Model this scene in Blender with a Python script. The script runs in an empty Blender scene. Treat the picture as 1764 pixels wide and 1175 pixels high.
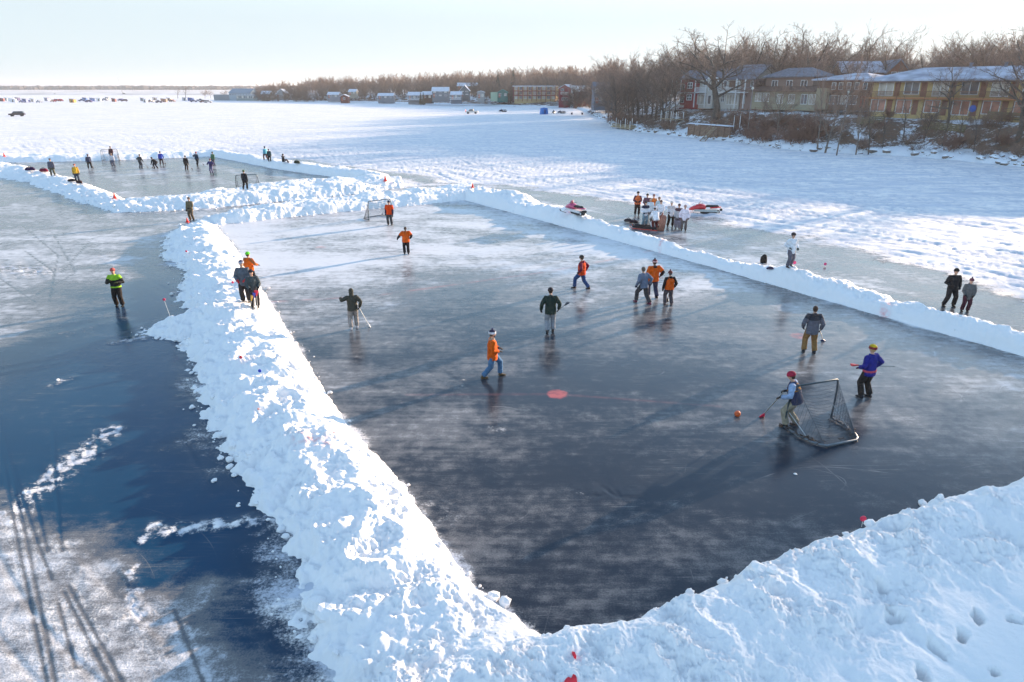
import bpy, math, random
import numpy as np
from mathutils import Vector, Matrix
R = math.radians
PI = math.pi
scene = bpy.context.scene
col = scene.collection
CAMH = 9.4                     # the drone's height above the ice, metres
PITCH = math.atan(435.5/1176)
# ---------------------------------------------------------------- camera
cam_data = bpy.data.cameras.new('camera')
cam_data.sensor_width = 36.0
cam_data.lens = 24.0
cam_data.clip_start = 0.5
cam_data.clip_end = 30000
cam = bpy.data.objects.new('camera', cam_data)
col.objects.link(cam)
cam.location = (0, 0, CAMH)
cam.rotation_euler = (PI/2 - PITCH, 0, 0)
scene.camera = cam
# ---------------------------------------------------------------- sun and sky
SUN_EL = R(9.8)
SUN_AZ = math.atan2(0.62, 0.78)          # direction to the sun in the ground plane, from +X
sun_dir = Vector((math.cos(SUN_EL)*math.cos(SUN_AZ), math.cos(SUN_EL)*math.sin(SUN_AZ), math.sin(SUN_EL)))
world = bpy.data.worlds.new("World")
scene.world = world
world.use_nodes = True
wn = world.node_tree
for n in list(wn.nodes): wn.nodes.remove(n)
sky = wn.nodes.new('ShaderNodeTexSky')
sky.sky_type = 'NISHITA'
sky.sun_disc = False
sky.sun_elevation = SUN_EL
sky.sun_rotation = PI/2 - SUN_AZ
sky.altitude = 250
sky.air_density = 1.0
sky.dust_density = 0.2
sky.ozone_density = 1.2
bg = wn.nodes.new('ShaderNodeBackground')
bg.inputs['Strength'].default_value = 0.15
wo = wn.nodes.new('ShaderNodeOutputWorld')
# pale winter haze low over the horizon: the sky fades to near white there
_g = wn.nodes.new('ShaderNodeTexCoord'); _s = wn.nodes.new('ShaderNodeSeparateXYZ'); wn.links.new(_g.outputs['Generated'], _s.inputs[0])
_m = wn.nodes.new('ShaderNodeMapRange'); _m.interpolation_type = 'SMOOTHSTEP'
for _k, _v in (('From Min', .08), ('From Max', .25), ('To Min', .97), ('To Max', 0.0)): _m.inputs[_k].default_value = _v
wn.links.new(_s.outputs['Z'], _m.inputs['Value'])
_c = wn.nodes.new('ShaderNodeMix'); _c.data_type = 'RGBA'; wn.links.new(_m.outputs['Result'], _c.inputs['Factor'])
wn.links.new(sky.outputs['Color'], _c.inputs['A']); _c.inputs['B'].default_value = (1.50, 1.76, 1.93, 1)
wn.links.new(_c.outputs['Result'], bg.inputs['Color'])
wn.links.new(bg.outputs['Background'], wo.inputs['Surface'])
sd = bpy.data.lights.new('sun', 'SUN')
sd.energy = 4.5
sd.angle = R(0.53)
sd.color = (1.0, 0.75, 0.53)
sun = bpy.data.objects.new('sun', sd)
col.objects.link(sun)
sun.rotation_euler = (-sun_dir).to_track_quat('-Z', 'Y').to_euler()
scene.view_settings.view_transform = 'Standard'
scene.view_settings.look = 'None'
scene.view_settings.gamma = 1.0
scene.view_settings.exposure = 1.7
scene.view_settings.use_curve_mapping = False
scene.cycles.max_bounces = 6
scene.cycles.volume_bounces = 0
scene.cycles.volume_max_steps = 64
scene.cycles.caustics_reflective = False
scene.cycles.caustics_refractive = False

# ---------------------------------------------------------------- helpers: surveying the place
# the bearings of things were read off the photograph and turned into positions on the ground
def ray(u, v):
    x = (u-882)/1176; y = (v-587.5)/1176
    return np.array([x, math.cos(PITCH)-y*math.sin(PITCH), -math.sin(PITCH)-y*math.cos(PITCH)])
def gp(u, v, z=0.0):
    d = ray(u, v); t = (CAMH-z)/-d[2]
    return np.array([d[0]*t, d[1]*t])
def pd(u, v, Y):
    d = ray(u, v); t = Y/d[1]
    return np.array([d[0]*t, Y, CAMH+d[2]*t])

# ---------------------------------------------------------------- helpers: numpy noise
def _h(ix, iy, s):
    n = (ix.astype(np.int64)*374761393 + iy.astype(np.int64)*668265263 + s*974634777) & 0xffffffff
    n = ((n ^ (n >> 13))*1274126177) & 0xffffffff
    n = (n ^ (n >> 16)) & 0xffffffff
    return n.astype(np.float64)/4294967295.0
def vn(x, y, s=0):
    """gradient noise, about -1..1"""
    x = np.asarray(x, float); y = np.asarray(y, float)
    ix = np.floor(x); iy = np.floor(y); fx = x-ix; fy = y-iy
    ux = fx*fx*fx*(fx*(fx*6-15)+10); uy = fy*fy*fy*(fy*(fy*6-15)+10)
    def g(a, b):
        t = _h(ix+a, iy+b, s)*2*PI
        return np.cos(t)*(fx-a)+np.sin(t)*(fy-b)
    n0 = g(0, 0)*(1-ux)+g(1, 0)*ux; n1 = g(0, 1)*(1-ux)+g(1, 1)*ux
    return (n0*(1-uy)+n1*uy)*1.5
def fbm(x, y, o=4, s=0, gain=.5):
    r = 0; a = 1; t = 0; f = 1.0
    for k in range(o):
        r = r+a*vn(x*f, y*f, s+k*17); t += a; a *= gain; f *= 2.03
    return r/t
def billow(x, y, s=0): return 1-np.abs(vn(x, y, s))*1.6
def sst(a, b, x):
    t = np.clip((x-a)/(b-a), 0, 1); return t*t*(3-2*t)
def dist_line(x, y, pts):
    best = np.full(np.shape(x), 1e9)
    for (a, b) in zip(pts[:-1], pts[1:]):
        ax, ay = a; bx, by = b; dx, dy = bx-ax, by-ay
        t = np.clip(((x-ax)*dx+(y-ay)*dy)/(dx*dx+dy*dy+1e-9), 0, 1)
        best = np.minimum(best, np.hypot(x-ax-t*dx, y-ay-t*dy))
    return best
def inside(x, y, poly):
    c = np.zeros(np.shape(x), bool); n = len(poly)
    for i in range(n):
        x0, y0 = poly[i]; x1, y1 = poly[(i+1) % n]
        if y0 == y1: continue
        m = ((y0 > y) != (y1 > y)) & (x < (x1-x0)*(y-y0)/(y1-y0)+x0)
        c ^= m
    return c

# ---------------------------------------------------------------- helpers: meshes
def tag(o, label=None, cat=None, group=None, kind=None):
    if label: o['label'] = label
    if cat: o['category'] = cat
    if group: o['group'] = group
    if kind: o['kind'] = kind
    return o
def empty(name, loc=(0, 0, 0), rz=0.0, parent=None):
    o = bpy.data.objects.new(name, None); col.objects.link(o)
    o.location = loc; o.rotation_euler = (0, 0, rz); o.empty_display_size = .2
    if parent: o.parent = parent
    return o
class MB:
    def __init__(s): s.v = []; s.f = []
    def add(s, vs, fs):
        b = len(s.v); s.v += [tuple(float(c) for c in v) for v in vs]; s.f += [tuple(b+i for i in f) for f in fs]; return s
    def box(s, x0, x1, y0, y1, z0, z1):
        return s.add([(x0,y0,z0),(x1,y0,z0),(x1,y1,z0),(x0,y1,z0),(x0,y0,z1),(x1,y0,z1),(x1,y1,z1),(x0,y1,z1)],
                     [(0,3,2,1),(4,5,6,7),(0,1,5,4),(1,2,6,5),(2,3,7,6),(3,0,4,7)])
    def prism(s, prof, y0, y1):
        """polygon in x,z extruded along y"""
        n = len(prof)
        vs = [(p[0], y0, p[1]) for p in prof]+[(p[0], y1, p[1]) for p in prof]
        return s.add(vs, [tuple(range(n)), tuple(range(2*n-1, n-1, -1))]+[(i, i+n, (i+1) % n+n, (i+1) % n) for i in range(n)])
    def prismx(s, prof, x0, x1):
        """polygon in y,z extruded along x"""
        n = len(prof)
        vs = [(x0, p[0], p[1]) for p in prof]+[(x1, p[0], p[1]) for p in prof]
        return s.add(vs, [tuple(range(n-1, -1, -1)), tuple(range(n, 2*n))]+[(i, (i+1) % n, (i+1) % n+n, i+n) for i in range(n)])
    def tube(s, pts, rad, n=8, cap=True, xh=(1, 0, 0)):
        """loft of round (or (rx,ry) elliptic) rings through pts"""
        pts = [Vector(p) for p in pts]; m = len(pts)
        if not isinstance(rad, (list, tuple)): rad = [rad]*m
        vs = []; fs = []; px = Vector(xh)
        for i, p in enumerate(pts):
            d = (pts[min(i+1, m-1)]-pts[max(i-1, 0)])
            d = d.normalized() if d.length > 1e-9 else Vector((0, 0, 1))
            X = px-d*px.dot(d)
            if X.length < 1e-3: X = Vector((0, 1, 0))-d*d.y
            if X.length < 1e-3: X = Vector((0, 0, 1))-d*d.z
            X.normalize(); Y = d.cross(X); px = X
            r = rad[i]; rx, ry = (r if isinstance(r, (tuple, list)) else (r, r))
            for k in range(n):
                a = 2*PI*k/n; vs.append(p+X*(math.cos(a)*rx)+Y*(math.sin(a)*ry))
        for i in range(m-1):
            for k in range(n):
                k2 = (k+1) % n; fs.append((i*n+k, i*n+k2, (i+1)*n+k2, (i+1)*n+k))
        if cap: fs.append(tuple(range(n-1, -1, -1))); fs.append(tuple((m-1)*n+k for k in range(n)))
        return s.add(vs, fs)
    def ball(s, c, r, n=10, m=7, rot=None):
        c = Vector(c); rx, ry, rz = r if isinstance(r, (tuple, list)) else (r, r, r)
        vs = []; fs = []
        for i in range(1, m):
            t = PI*i/m
            for k in range(n):
                a = 2*PI*k/n; p = Vector((rx*math.sin(t)*math.cos(a), ry*math.sin(t)*math.sin(a), rz*math.cos(t)))
                if rot is not None: p = rot @ p
                vs.append(c+p)
        top = Vector((0, 0, rz)); bot = Vector((0, 0, -rz))
        if rot is not None: top = rot @ top; bot = rot @ bot
        vs += [c+top, c+bot]; T = len(vs)-2; B = T+1
        for i in range(m-2):
            for k in range(n):
                k2 = (k+1) % n; fs.append((i*n+k, (i+1)*n+k, (i+1)*n+k2, i*n+k2))
        for k in range(n):
            k2 = (k+1) % n; fs.append((T, k, k2)); fs.append((B, (m-2)*n+k2, (m-2)*n+k))
        return s.add(vs, fs)
    def mesh(s, name, mat, smooth=False):
        me = bpy.data.meshes.new(name); me.from_pydata(s.v, [], s.f)
        me.materials.append(mat)
        if smooth: me.polygons.foreach_set('use_smooth', [True]*len(me.polygons))
        me.update(); return me
    def build(s, name, mat, parent=None, smooth=False, loc=None, rz=0):
        o = bpy.data.objects.new(name, s.mesh(name, mat, smooth)); col.objects.link(o)
        if parent: o.parent = parent
        if loc is not None: o.location = loc
        if rz: o.rotation_euler = (0, 0, rz)
        return o

# ---------------------------------------------------------------- materials
MATS = {}
def nodemat(name):
    m = bpy.data.materials.new(name); m.use_nodes = True
    t = m.node_tree; b = t.nodes['Principled BSDF']
    return m, t, b
def N(t, typ, **kw):
    n = t.nodes.new(typ)
    for k, v in kw.items(): setattr(n, k, v)
    return n
def simple(name, c, rough=.8, var=.15, scale=6.0, metal=0.0, spec=.5, bump=0.0, c2=None, coat=0):
    """principled with a little noise in its colour, so that nothing is one flat value"""
    if name in MATS: return MATS[name]
    m, t, b = nodemat(name)
    tc = N(t, 'ShaderNodeTexCoord'); nz = N(t, 'ShaderNodeTexNoise'); nz.inputs['Scale'].default_value = scale; nz.inputs['Detail'].default_value = 4
    t.links.new(tc.outputs['Object'], nz.inputs['Vector'])
    r = N(t, 'ShaderNodeValToRGB'); e = r.color_ramp.elements
    c2 = c2 or tuple(min(1, x*(1+var)) for x in c)
    e[0].position = .35; e[1].position = .65
    e[0].color = (*[x*(1-var) for x in c], 1); e[1].color = (*c2, 1)
    t.links.new(nz.outputs['Fac'], r.inputs['Fac']); t.links.new(r.outputs['Color'], b.inputs['Base Color'])
    b.inputs['Roughness'].default_value = rough; b.inputs['Metallic'].default_value = metal
    b.inputs['Specular IOR Level'].default_value = spec; b.inputs['Coat Weight'].default_value = coat
    if bump:
        bp = N(t, 'ShaderNodeBump'); bp.inputs['Strength'].default_value = bump; bp.inputs['Distance'].default_value = .02
        t.links.new(nz.outputs['Fac'], bp.inputs['Height']); t.links.new(bp.outputs['Normal'], b.inputs['Normal'])
    MATS[name] = m; return m
def cloth(c, name=None): return simple(name or 'cloth_%d_%d_%d' % tuple(int(x*999) for x in c), c, rough=.92, var=.18, scale=9, spec=.25, bump=.3)

def math_node(t, op, a, b=None, clamp=False):
    n = N(t, 'ShaderNodeMath', operation=op, use_clamp=clamp)
    for i, q in enumerate((a, b)):
        if q is None: continue
        if isinstance(q, (int, float)): n.inputs[i].default_value = q
        else: t.links.new(q, n.inputs[i])
    return n.outputs[0]
def mixc(t, f, a, b):
    n = N(t, 'ShaderNodeMix', data_type='RGBA')
    for s_, q in ((n.inputs['Factor'], f), (n.inputs['A'], a), (n.inputs['B'], b)):
        if isinstance(q, (int, float)): s_.default_value = q
        elif isinstance(q, tuple): s_.default_value = (*q, 1)
        else: t.links.new(q, s_)
    return n.outputs['Result']
def noise_node(t, vec, scale, detail=4, rough=.5, dist=0.0):
    n = N(t, 'ShaderNodeTexNoise'); n.inputs['Scale'].default_value = scale; n.inputs['Detail'].default_value = detail
    n.inputs['Roughness'].default_value = rough; n.inputs['Distortion'].default_value = dist
    t.links.new(vec, n.inputs['Vector']); return n.outputs['Fac']
def mapping(t, vec, rot=0.0, sc=(1, 1, 1)):
    m = N(t, 'ShaderNodeMapping'); m.inputs['Rotation'].default_value = (0, 0, rot); m.inputs['Scale'].default_value = sc
    t.links.new(vec, m.inputs['Vector']); return m.outputs['Vector']
def ramp01(t, f, a, b):
    n = N(t, 'ShaderNodeMapRange', clamp=True); n.interpolation_type = 'SMOOTHSTEP'
    n.inputs['From Min'].default_value = a; n.inputs['From Max'].default_value = b
    t.links.new(f, n.inputs['Value']); return n.outputs['Result']
def attr(t, name):
    n = N(t, 'ShaderNodeAttribute'); n.attribute_name = name; return n.outputs['Fac']
# ================================================================ the frozen lake and its banks of shovelled snow
def W(pts, z=0.0): return [tuple(gp(u, v, z)) for u, v in pts]
# main rink: inner foot of the banks
rink_main = W([(940, 1105), (820, 1010), (770, 945), (700, 840), (600, 733), (545, 650), (488, 556), (440, 480), (400, 420), (372, 388),
               (500, 374), (600, 364), (680, 357), (800, 345), (1000, 398), (1200, 453), (1500, 540), (1764, 614), (2050, 690)])+[(23.0, 17.6)]+W([(1764, 812), (1590, 865), (1450, 905), (1300, 965), (1180, 1015)], .45)
A_in = [(2.6, 7.6)]+W([(940, 1105), (820, 1010), (770, 945), (700, 840), (600, 733), (545, 650), (488, 556), (440, 480), (400, 420), (372, 388), (362, 380)])
A_out = [(-1.6, 5.0)]+W([(640, 1330), (574, 1175), (546, 1104), (526, 1048), (501, 983), (481, 902), (441, 878), (412, 800), (364, 752), (347, 690), (336, 630), (315, 590), (268, 580), (247, 572),
           (283, 560), (340, 538), (308, 516), (312, 489), (322, 468), (283, 440), (288, 408), (345, 378)])
B_in = [(-1.6, 8.9), tuple(gp(940, 1105))]+W([(1060, 1062), (1180, 1012), (1300, 962), (1450, 903), (1590, 862), (1764, 812)], .42)+[(23.0, 17.4), (26, 19)]
B_out = [(-6.5, 3.0), (32, 3.0), (34, 19)]
C_in = W([(800, 345), (1000, 398), (1200, 453), (1500, 540), (1764, 614), (2050, 690)])
_C = [(815, 322), (900, 336), (1000, 368), (1100, 398), (1200, 428), (1300, 452), (1400, 472), (1500, 497), (1600, 525), (1764, 572), (2000, 640)]
C_out = [(p[0]+.95, p[1]+.75) for p in W(_C, .75)]
D_in = W([(362, 380), (372, 388), (500, 374), (600, 364), (680, 357), (800, 345), (815, 345)])
D_out = W([(345, 378), (400, 366), (500, 352), (600, 344), (700, 332), (815, 320)])
E_in = W([(150, 336), (215, 352), (330, 343), (450, 326), (560, 317), (640, 310), (690, 314)])
E_out = W([(120, 342), (200, 366), (330, 361), (430, 352), (560, 340), (640, 331), (695, 322)])
F_in = W([(230, 352), (215, 345), (130, 312), (60, 295), (-60, 276)])
F_out = W([(200, 366), (150, 352), (100, 334), (40, 312), (-60, 298)])
G_in = W([(360, 268), (480, 292), (560, 303), (650, 314)])
G_out = W([(372, 262), (500, 284), (580, 293), (675, 308)])
H_in = W([(-120, 280), (60, 279), (200, 276), (365, 269)])
H_out = W([(-120, 268), (60, 270), (200, 268), (375, 262)])
# name: inner foot, outer foot, height, inner steepness (m), outer slope (m), raggedness inner/outer
BANKS = [(A_in, A_out, 1.2, 1.15, 1.7, .10, .42), (B_in, B_out, .62, .22, 1.2, .07, .3), (C_in, C_out, .85, .45, .8, .06, .25),
         (D_in, D_out, .62, .45, .9, .3, .5), (E_in, E_out, .75, .6, 1.2, .3, .6), (F_in, F_out, .75, .6, 1.6, .3, .7),
         (G_in, G_out, .8, .4, .7, .2, .3), (H_in, H_out, .6, .6, 1.0, .2, .4)]
PRINTS = [(1520, 1012, .16), (1532, 1048, .11), (1545, 1060, .2), (1686, 1058, .17), (1660, 1090, .17), (1618, 1110, .19), (1590, 1152, .17), (1750, 1062, .15), (1715, 1150, .12)]
def bank_height(x, y):
    """height of the shovelled snow over the lake at x, y; negative where there is none"""
    x = np.asarray(x, float); y = np.asarray(y, float)
    out = np.full(x.shape, -1.0)
    for bi, (pi, po, H, wi, wo_, ri, ro) in enumerate(BANKS):
        poly = pi+po[::-1]
        xs = [p[0] for p in poly]; ys = [p[1] for p in poly]
        m = (x > min(xs)-2) & (x < max(xs)+2) & (y > min(ys)-2) & (y < max(ys)+2)
        if not m.any(): continue
        X = x[m]; Y = y[m]
        n1 = fbm(X*.55, Y*.55, 4, 3); n2 = vn(X*2.3, Y*2.3, 5); n3 = vn(X*6, Y*6, 8)
        di = dist_line(X, Y, pi); do = dist_line(X, Y, po)
        ins = inside(X, Y, poly)
        near_i = di < do
        sd = np.where(ins, 1, -1)
        ei = np.where(ins | ~near_i, di, -di)+ri*(n1*.8+n2*.5+n3*.25)
        eo = np.where(ins | near_i, do, -do)+ro*(n1*1.1+n2*.7+n3*.3)
        ok = (ei > -.02) & (eo > -.02) & (ins | (np.minimum(di, do) < .9))
        ei = np.maximum(ei, 0); eo = np.maximum(eo, 0)
        prof = (1-np.exp(-(ei/wi)**1.15))*(1-np.exp(-(eo/wo_)**1.1))
        big = fbm(X*.38+5, Y*.38, 3, 21)
        rough = prof**.5
        h = H*prof*(1+.35*big)
        if bi == 1:                       # the wide field of snow nearest the camera: flatter away from the rink
            crest = np.exp(-((ei-.9)/1.1)**2)
            h = prof*(.42+.30*crest*(1+.5*vn(X*.7, Y*.7, 31))+.10*fbm(X*.5, Y*.5, 3, 9))
            lum = sst(3.6, .9, ei)
            rough = prof**.5*(.12+.88*lum)
        lump = (.20*(billow(X*1.1, Y*1.1, 41)-.5)+(.09)*(billow(X*2.4, Y*2.4, 42)-.5)+.06*(billow(X*5.0, Y*5.0, 43)-.5)
                +.042*(billow(X*11, Y*11, 44)-.5)+.02*(billow(X*23, Y*23, 45)-.5))
        if bi >= 2: lump = .07*(billow(X*1.3, Y*1.3, 41)-.5)+.09*(billow(X*3.1, Y*3.1, 42)-.5)+.06*(billow(X*6.5, Y*6.5, 43)-.5)
        if bi in (3, 4, 5): h = h*(1+.3*vn(X*.35, Y*.35, 55))
        if bi == 1: lump = lump*.85
        if bi == 0: lump = .24*(billow(X*.8, Y*.8, 40)-.5)+.13*(billow(X*1.9, Y*1.9, 42)-.5)*(.4+vn(X*.5, Y*.5, 12))+.06*(billow(X*5, Y*5, 43)-.5)+.035*(billow(X*11, Y*11, 44)-.5)+.018*(billow(X*24, Y*24, 45)-.5)
        if bi == 2: h = h*(1+.42*vn(X*.28, Y*.28, 56)+.2*vn(X*.9, Y*.9, 57))
        h = h+rough*lump*(.5+.8*sst(-.5, .5, vn(X*.9, Y*.9, 77)))
        if bi == 1:
            for (u, v, r) in PRINTS:
                px, py = gp(u, v, .5); ro_ = u*1.7; ax_, ay_ = (X-px)*math.cos(ro_)+(Y-py)*math.sin(ro_), -(X-px)*math.sin(ro_)+(Y-py)*math.cos(ro_)
                d = np.hypot(ax_*.72, ay_*1.25)+.05*vn(X*7, Y*7, 19)+.025*vn(X*17, Y*17, 18)
                h = h-(.16+.09*(math.sin(u)*.5+.5))*np.exp(-(d/r*1.55)**4)+.008*np.exp(-((d-r*1.1)/.07)**2)
            for (p, q, w_, dp) in (((1690, 990), (1790, 1060), .12, .05), ((1540, 1070), (1720, 1185), .16, .07), ((1455, 1150), (1500, 1190), .15, .08), ((1290, 880+250), (1370, 1200), .12, .05)):
                d = dist_line(X, Y, [tuple(gp(*p, .5)), tuple(gp(*q, .5))]); h = h-dp*np.exp(-(d/w_)**2)
        h = np.where(ok, np.maximum(h, .0)+.004, -1.0)
        cur = out[m]; out[m] = np.maximum(cur, h)
    return out
# shore line of the lake, right to left
SHORE = [(150.0, 6.0), (112.0, 40.0)]+W([(1900, 300), (1764, 288), (1640, 276), (1540, 268), (1400, 262), (1330, 255), (1280, 246), (1200, 238), (1120, 230), (1080, 224), (1050, 216), (1045, 208), (1025, 200), (1010, 192),
        (990, 186), (900, 184), (800, 181), (700, 178), (600, 176), (500, 175), (440, 173.5)])
SHORE_POLY = SHORE+[(-330.0, 1300.0), (700.0, 1300.0), (700.0, 6.0)]
def shore_height(x, y):
    x = np.asarray(x, float); y = np.asarray(y, float)
    d = dist_line(x, y, SHORE); s = np.where(inside(x, y, SHORE_POLY), d, -d)+.9*vn(x*.12, y*.12, 4)
    near = sst(260, 160, y)                     # the steep wooded bluff on the right dies down farther along the shore
    top = 4.6*near+5.2*(1-near)
    run = 15*near+34*(1-near)
    h = -.35+(.95)*sst(-.6, 1.4, s)+(top-.6)*sst(.8, run, s)+.55*fbm(x*.14, y*.14, 4, 61)*sst(0, 6, s)+.022*np.maximum(s-run, 0)
    return h, s
CLEAR_L = W([(-300, 330), (40, 306), (130, 340), (200, 364), (330, 362), (430, 352), (560, 338), (700, 322), (830, 318), (760, 345), (372, 388), (300, 400), (345, 560), (420, 800), (560, 1060), (640, 1330)])+[(-6, 1), (-60, 1), (-80, 20)]
CLEAR_R = [(p[0]-.3, p[1]-.2) for p in C_out]+W([(2100, 600), (1764, 520), (1650, 480), (1500, 440), (1350, 405), (1200, 372), (1050, 345), (900, 325), (860, 318)])
CLEAR_F = W([(-60, 280), (60, 280), (365, 270), (480, 292), (560, 303), (650, 314), (560, 318), (330, 345), (215, 350), (130, 314), (60, 297), (-60, 278)])
CLEAR_G = W([(500, 272), (560, 283), (700, 300), (780, 318), (680, 306), (590, 290), (500, 280)])
def boxed(fn, x, y, pts, pad, fill):
    """run fn only where x, y lie near pts"""
    xs = [p[0] for p in pts]; ys = [p[1] for p in pts]
    m = (x > min(xs)-pad) & (x < max(xs)+pad) & (y > min(ys)-pad) & (y < max(ys)+pad)
    out = np.full(np.shape(x), float(fill))
    if m.any(): out[m] = fn(x[m], y[m])
    return out
def soft(x, y, poly, w):
    def f(a, b):
        d = dist_line(a, b, poly+[poly[0]]); return np.clip(.5+np.where(inside(a, b, poly), d, -d)/w, 0, 1)
    return boxed(f, x, y, poly, w+1, 0)
def dist_near(x, y, pts, pad=3.0): return boxed(lambda a, b: dist_line(a, b, pts), x, y, pts, pad, 99)
TRACKS = [[(-20, 640), (40, 900), (95, 1175)], [(0, 760), (30, 930), (80, 1175)], [(92, 740), (98, 860), (108, 950)], [(168, 740), (172, 800)], [(10, 770), (70, 950), (90, 1000)],
          [(60, 850), (82, 950)], [(110, 1020), (190, 1175)], [(118, 1010), (180, 1120), (210, 1175)], [(100, 1040), (130, 1150)], [(300, 1050), (350, 1175)],
          [(40, 390), (100, 440), (90, 490), (40, 520)], [(90, 400), (130, 470), (60, 510), (0, 520)], [(40, 430), (95, 470), (85, 520)], [(160, 410), (105, 470)], [(0, 480), (60, 520)]]
TRACKS = [W(t) for t in TRACKS]
def lake(x, y):
    """height and surface masks of the lake: snow cover, frost with painted sun and shade on the ice, red paint"""
    r = np.hypot(x, y)
    e = fbm(x*.25, y*.25, 3, 70)*1.8
    main = soft(x+e*.15, y+e*.15, rink_main, .6)
    cl = soft(x+e, y+e, CLEAR_L, 4.0); cr = soft(x+e, y+e, CLEAR_R, 3.2); cf = soft(x+e*.2, y+e*.2, CLEAR_F, 1.2); cg = soft(x+e, y+e, CLEAR_G, 3.0)
    clear = np.maximum.reduce([main, cl, cr, cf, cg])
    snow = 1-clear
    c0, s0 = math.cos(R(-52)), math.sin(R(-52))          # snowmobile tracks follow the shore
    a = x*c0+y*s0; b = -x*s0+y*c0
    streak = fbm(a*.035, b*.9, 3, 80)
    ruts = np.zeros_like(x)
    for k_, (an_, w_) in enumerate(((-52, 1.0), (-38, .8), (-70, .8), (12, .55), (-15, .5))):
        ca, sa = math.cos(R(an_)), math.sin(R(an_)); aa = x*ca+y*sa; bb = -x*sa+y*ca+2.2*vn(aa*.03, x*.01, 200+k_)*2
        ph = vn(bb*.9, aa*.012, 210+k_); ruts = np.maximum(ruts, w_*np.exp(-(ph/.09)**2)*sst(-.25, .25, vn(aa*.05, bb*.3, 220+k_)))
    wind = fbm(x*.05+y*.02, y*.28, 3, 85)
    frost = .46+.30*fbm(a*.06, b*.5, 3, 90)+.30*fbm(x*.22, y*.22, 4, 95)
    # main rink: clear black ice near the camera, frosted over towards the far end
    fm = .07+.62*sst(19, 42, y)+.16*sst(4, 14, x)*sst(40, 22, y)+.42*fbm(x*.16+y*.06, y*.30, 4, 97)
    dA = boxed(lambda a, b: dist_line(a, b, A_in[1:]), x, y, A_in, 12, 99)
    fm = fm+.20*np.exp(-(dA/4.5)**2)*sst(10, 15, y)+.16*sst(8, 13, x)*sst(31, 24, y)*sst(17, 20, y)  # last term: paler frost painted where sun glitters by the near net
    frost = frost*(1-main)+fm*main
    # the ice left of the bank: painted dark with the bank's shade, paler as scuffed, sunlit ice farther left
    u_l = sst(-11.5, -17.5, x+.45*(y-22)*.0+.0*y)
    fl = -.16+.74*sst(-15, -24, x+fbm(x*.2, y*.2, 3, 99)*3)+.30*fbm(x*.12, y*.5, 4, 101)
    leftm = cl*(1-main)*sst(64, 44, y)
    frost = frost*(1-leftm)+fl*leftm
    rg = np.zeros_like(x)
    # snow lying on the lower left ice
    lo = sst(11.8, 9.6, y+.55*(x+6)+fbm(x*.5, y*.5, 4, 103)*1.6)*cl*(1-main)*sst(20, 15, y)
    snow = np.maximum(snow, lo*.40); frost = np.maximum(frost, lo*.62)
    for (p, q, w_, s_) in (((-10, 905), (190, 742), .35, .9), ((290, 915), (485, 893), .22, .9), ((330, 1030), (500, 1004), .3, .45), ((225, 980), (235, 1080), .16, .9), ((245, 930), (268, 905), .14, .8),
                           ((200, 590), (290, 575), .25, .7), ((0, 462), (60, 470), 1.0, .8), ((175, 440), (215, 470), .5, .5), ((100, 660), (118, 652), .2, .8), ((380, 700), (420, 760), .5, .5), ((95, 580), (190, 556), .5, .4),
                           ((700, 850), (770, 885), .45, .45), ((975, 850), (1085, 855), .3, .35), ((790, 650), (790, 665), .5, .3), ((850, 735), (870, 745), .22, .5)):
        d = dist_near(x, y, [tuple(gp(*p)), tuple(gp(*q))]); n = fbm(x*3.6, y*3.6, 5, 105)
        rg = np.maximum(rg, s_*np.exp(-((d+.4*w_*vn(x*3, y*3, 107))/(w_*1.1))**2)*(.6+.8*np.abs(vn(x*5, y*5, 108))))
        snow = np.maximum(snow, s_*np.exp(-((d+.25*w_*vn(x*2.2, y*2.2, 106))/(w_*1.5))**2)*(.64+1.0*n))
    tr = np.zeros_like(x); tb = np.zeros_like(x)
    for t in TRACKS: d = dist_near(x, y, t); tr = np.maximum(tr, np.exp(-(d/.036)**2)); tb = np.maximum(tb, np.exp(-((d-.11)/.04)**2))
    tb = tb*(1-tr)*np.clip(.5+1.2*vn(x*1.1, y*1.1, 14), 0, 1)
    paint = np.zeros_like(x)
    for (u, v, ru, k) in ((960, 679, .33, .72), (1377, 579, .34, .5), (552, 426, .3, .35)):
        px, py = gp(u, v); paint = np.maximum(paint, k*sst(ru*1.15, ru*.85, np.hypot(x-px, y-py)+.06*vn(x*5, y*5, 3)))
    ln = dist_near(x, y, W([(470, 520), (640, 510), (800, 488), (930, 470), (1050, 448), (1130, 430)]))
    paint = np.maximum(paint, .38*np.exp(-(ln/.10)**2)*sst(-.35, .25, vn(x*.8, y*.8, 12)))
    ln = dist_near(x, y, W([(700, 680), (960, 679), (1240, 700)])); paint = np.maximum(paint, .12*np.exp(-(ln/.06)**2))
    sn = np.clip(snow, 0, 1)
    global RUTS; RUTS = ruts*sst(200, 80, r)
    fade = sst(240, 50, r)
    z = sn*(.012+fade*(.075*streak+.05*wind+.03*fbm(x*.9, y*.9, 3, 88)+.075*np.maximum(0, fbm(a*.2, b*2.2, 2, 89))+.03*np.abs(vn(x*.7, y*1.3, 91))-.11*ruts+.02*np.abs(vn(x*1.6, y*1.6, 92))))
    open_l = sst(.75, 1.0, snow)
    z = z*(.35+.65*open_l)
    z = z-tr*.015*np.maximum(sn, .3)+rg*.022
    sn2 = np.clip(sn*(1-.55*tr)+.16*tb, 0, 1)
    return z, sn2, np.clip(frost-.24*tr, -.3, 1), np.clip(paint, 0, 1), np.clip(leftm*1.0*sst(-26, -13, x+fbm(x*.2, y*.2, 3, 111)*4)+.25*cf, 0, 1)  # last mask: bank's blue shade painted on left ice, fainter blue on far rink
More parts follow.
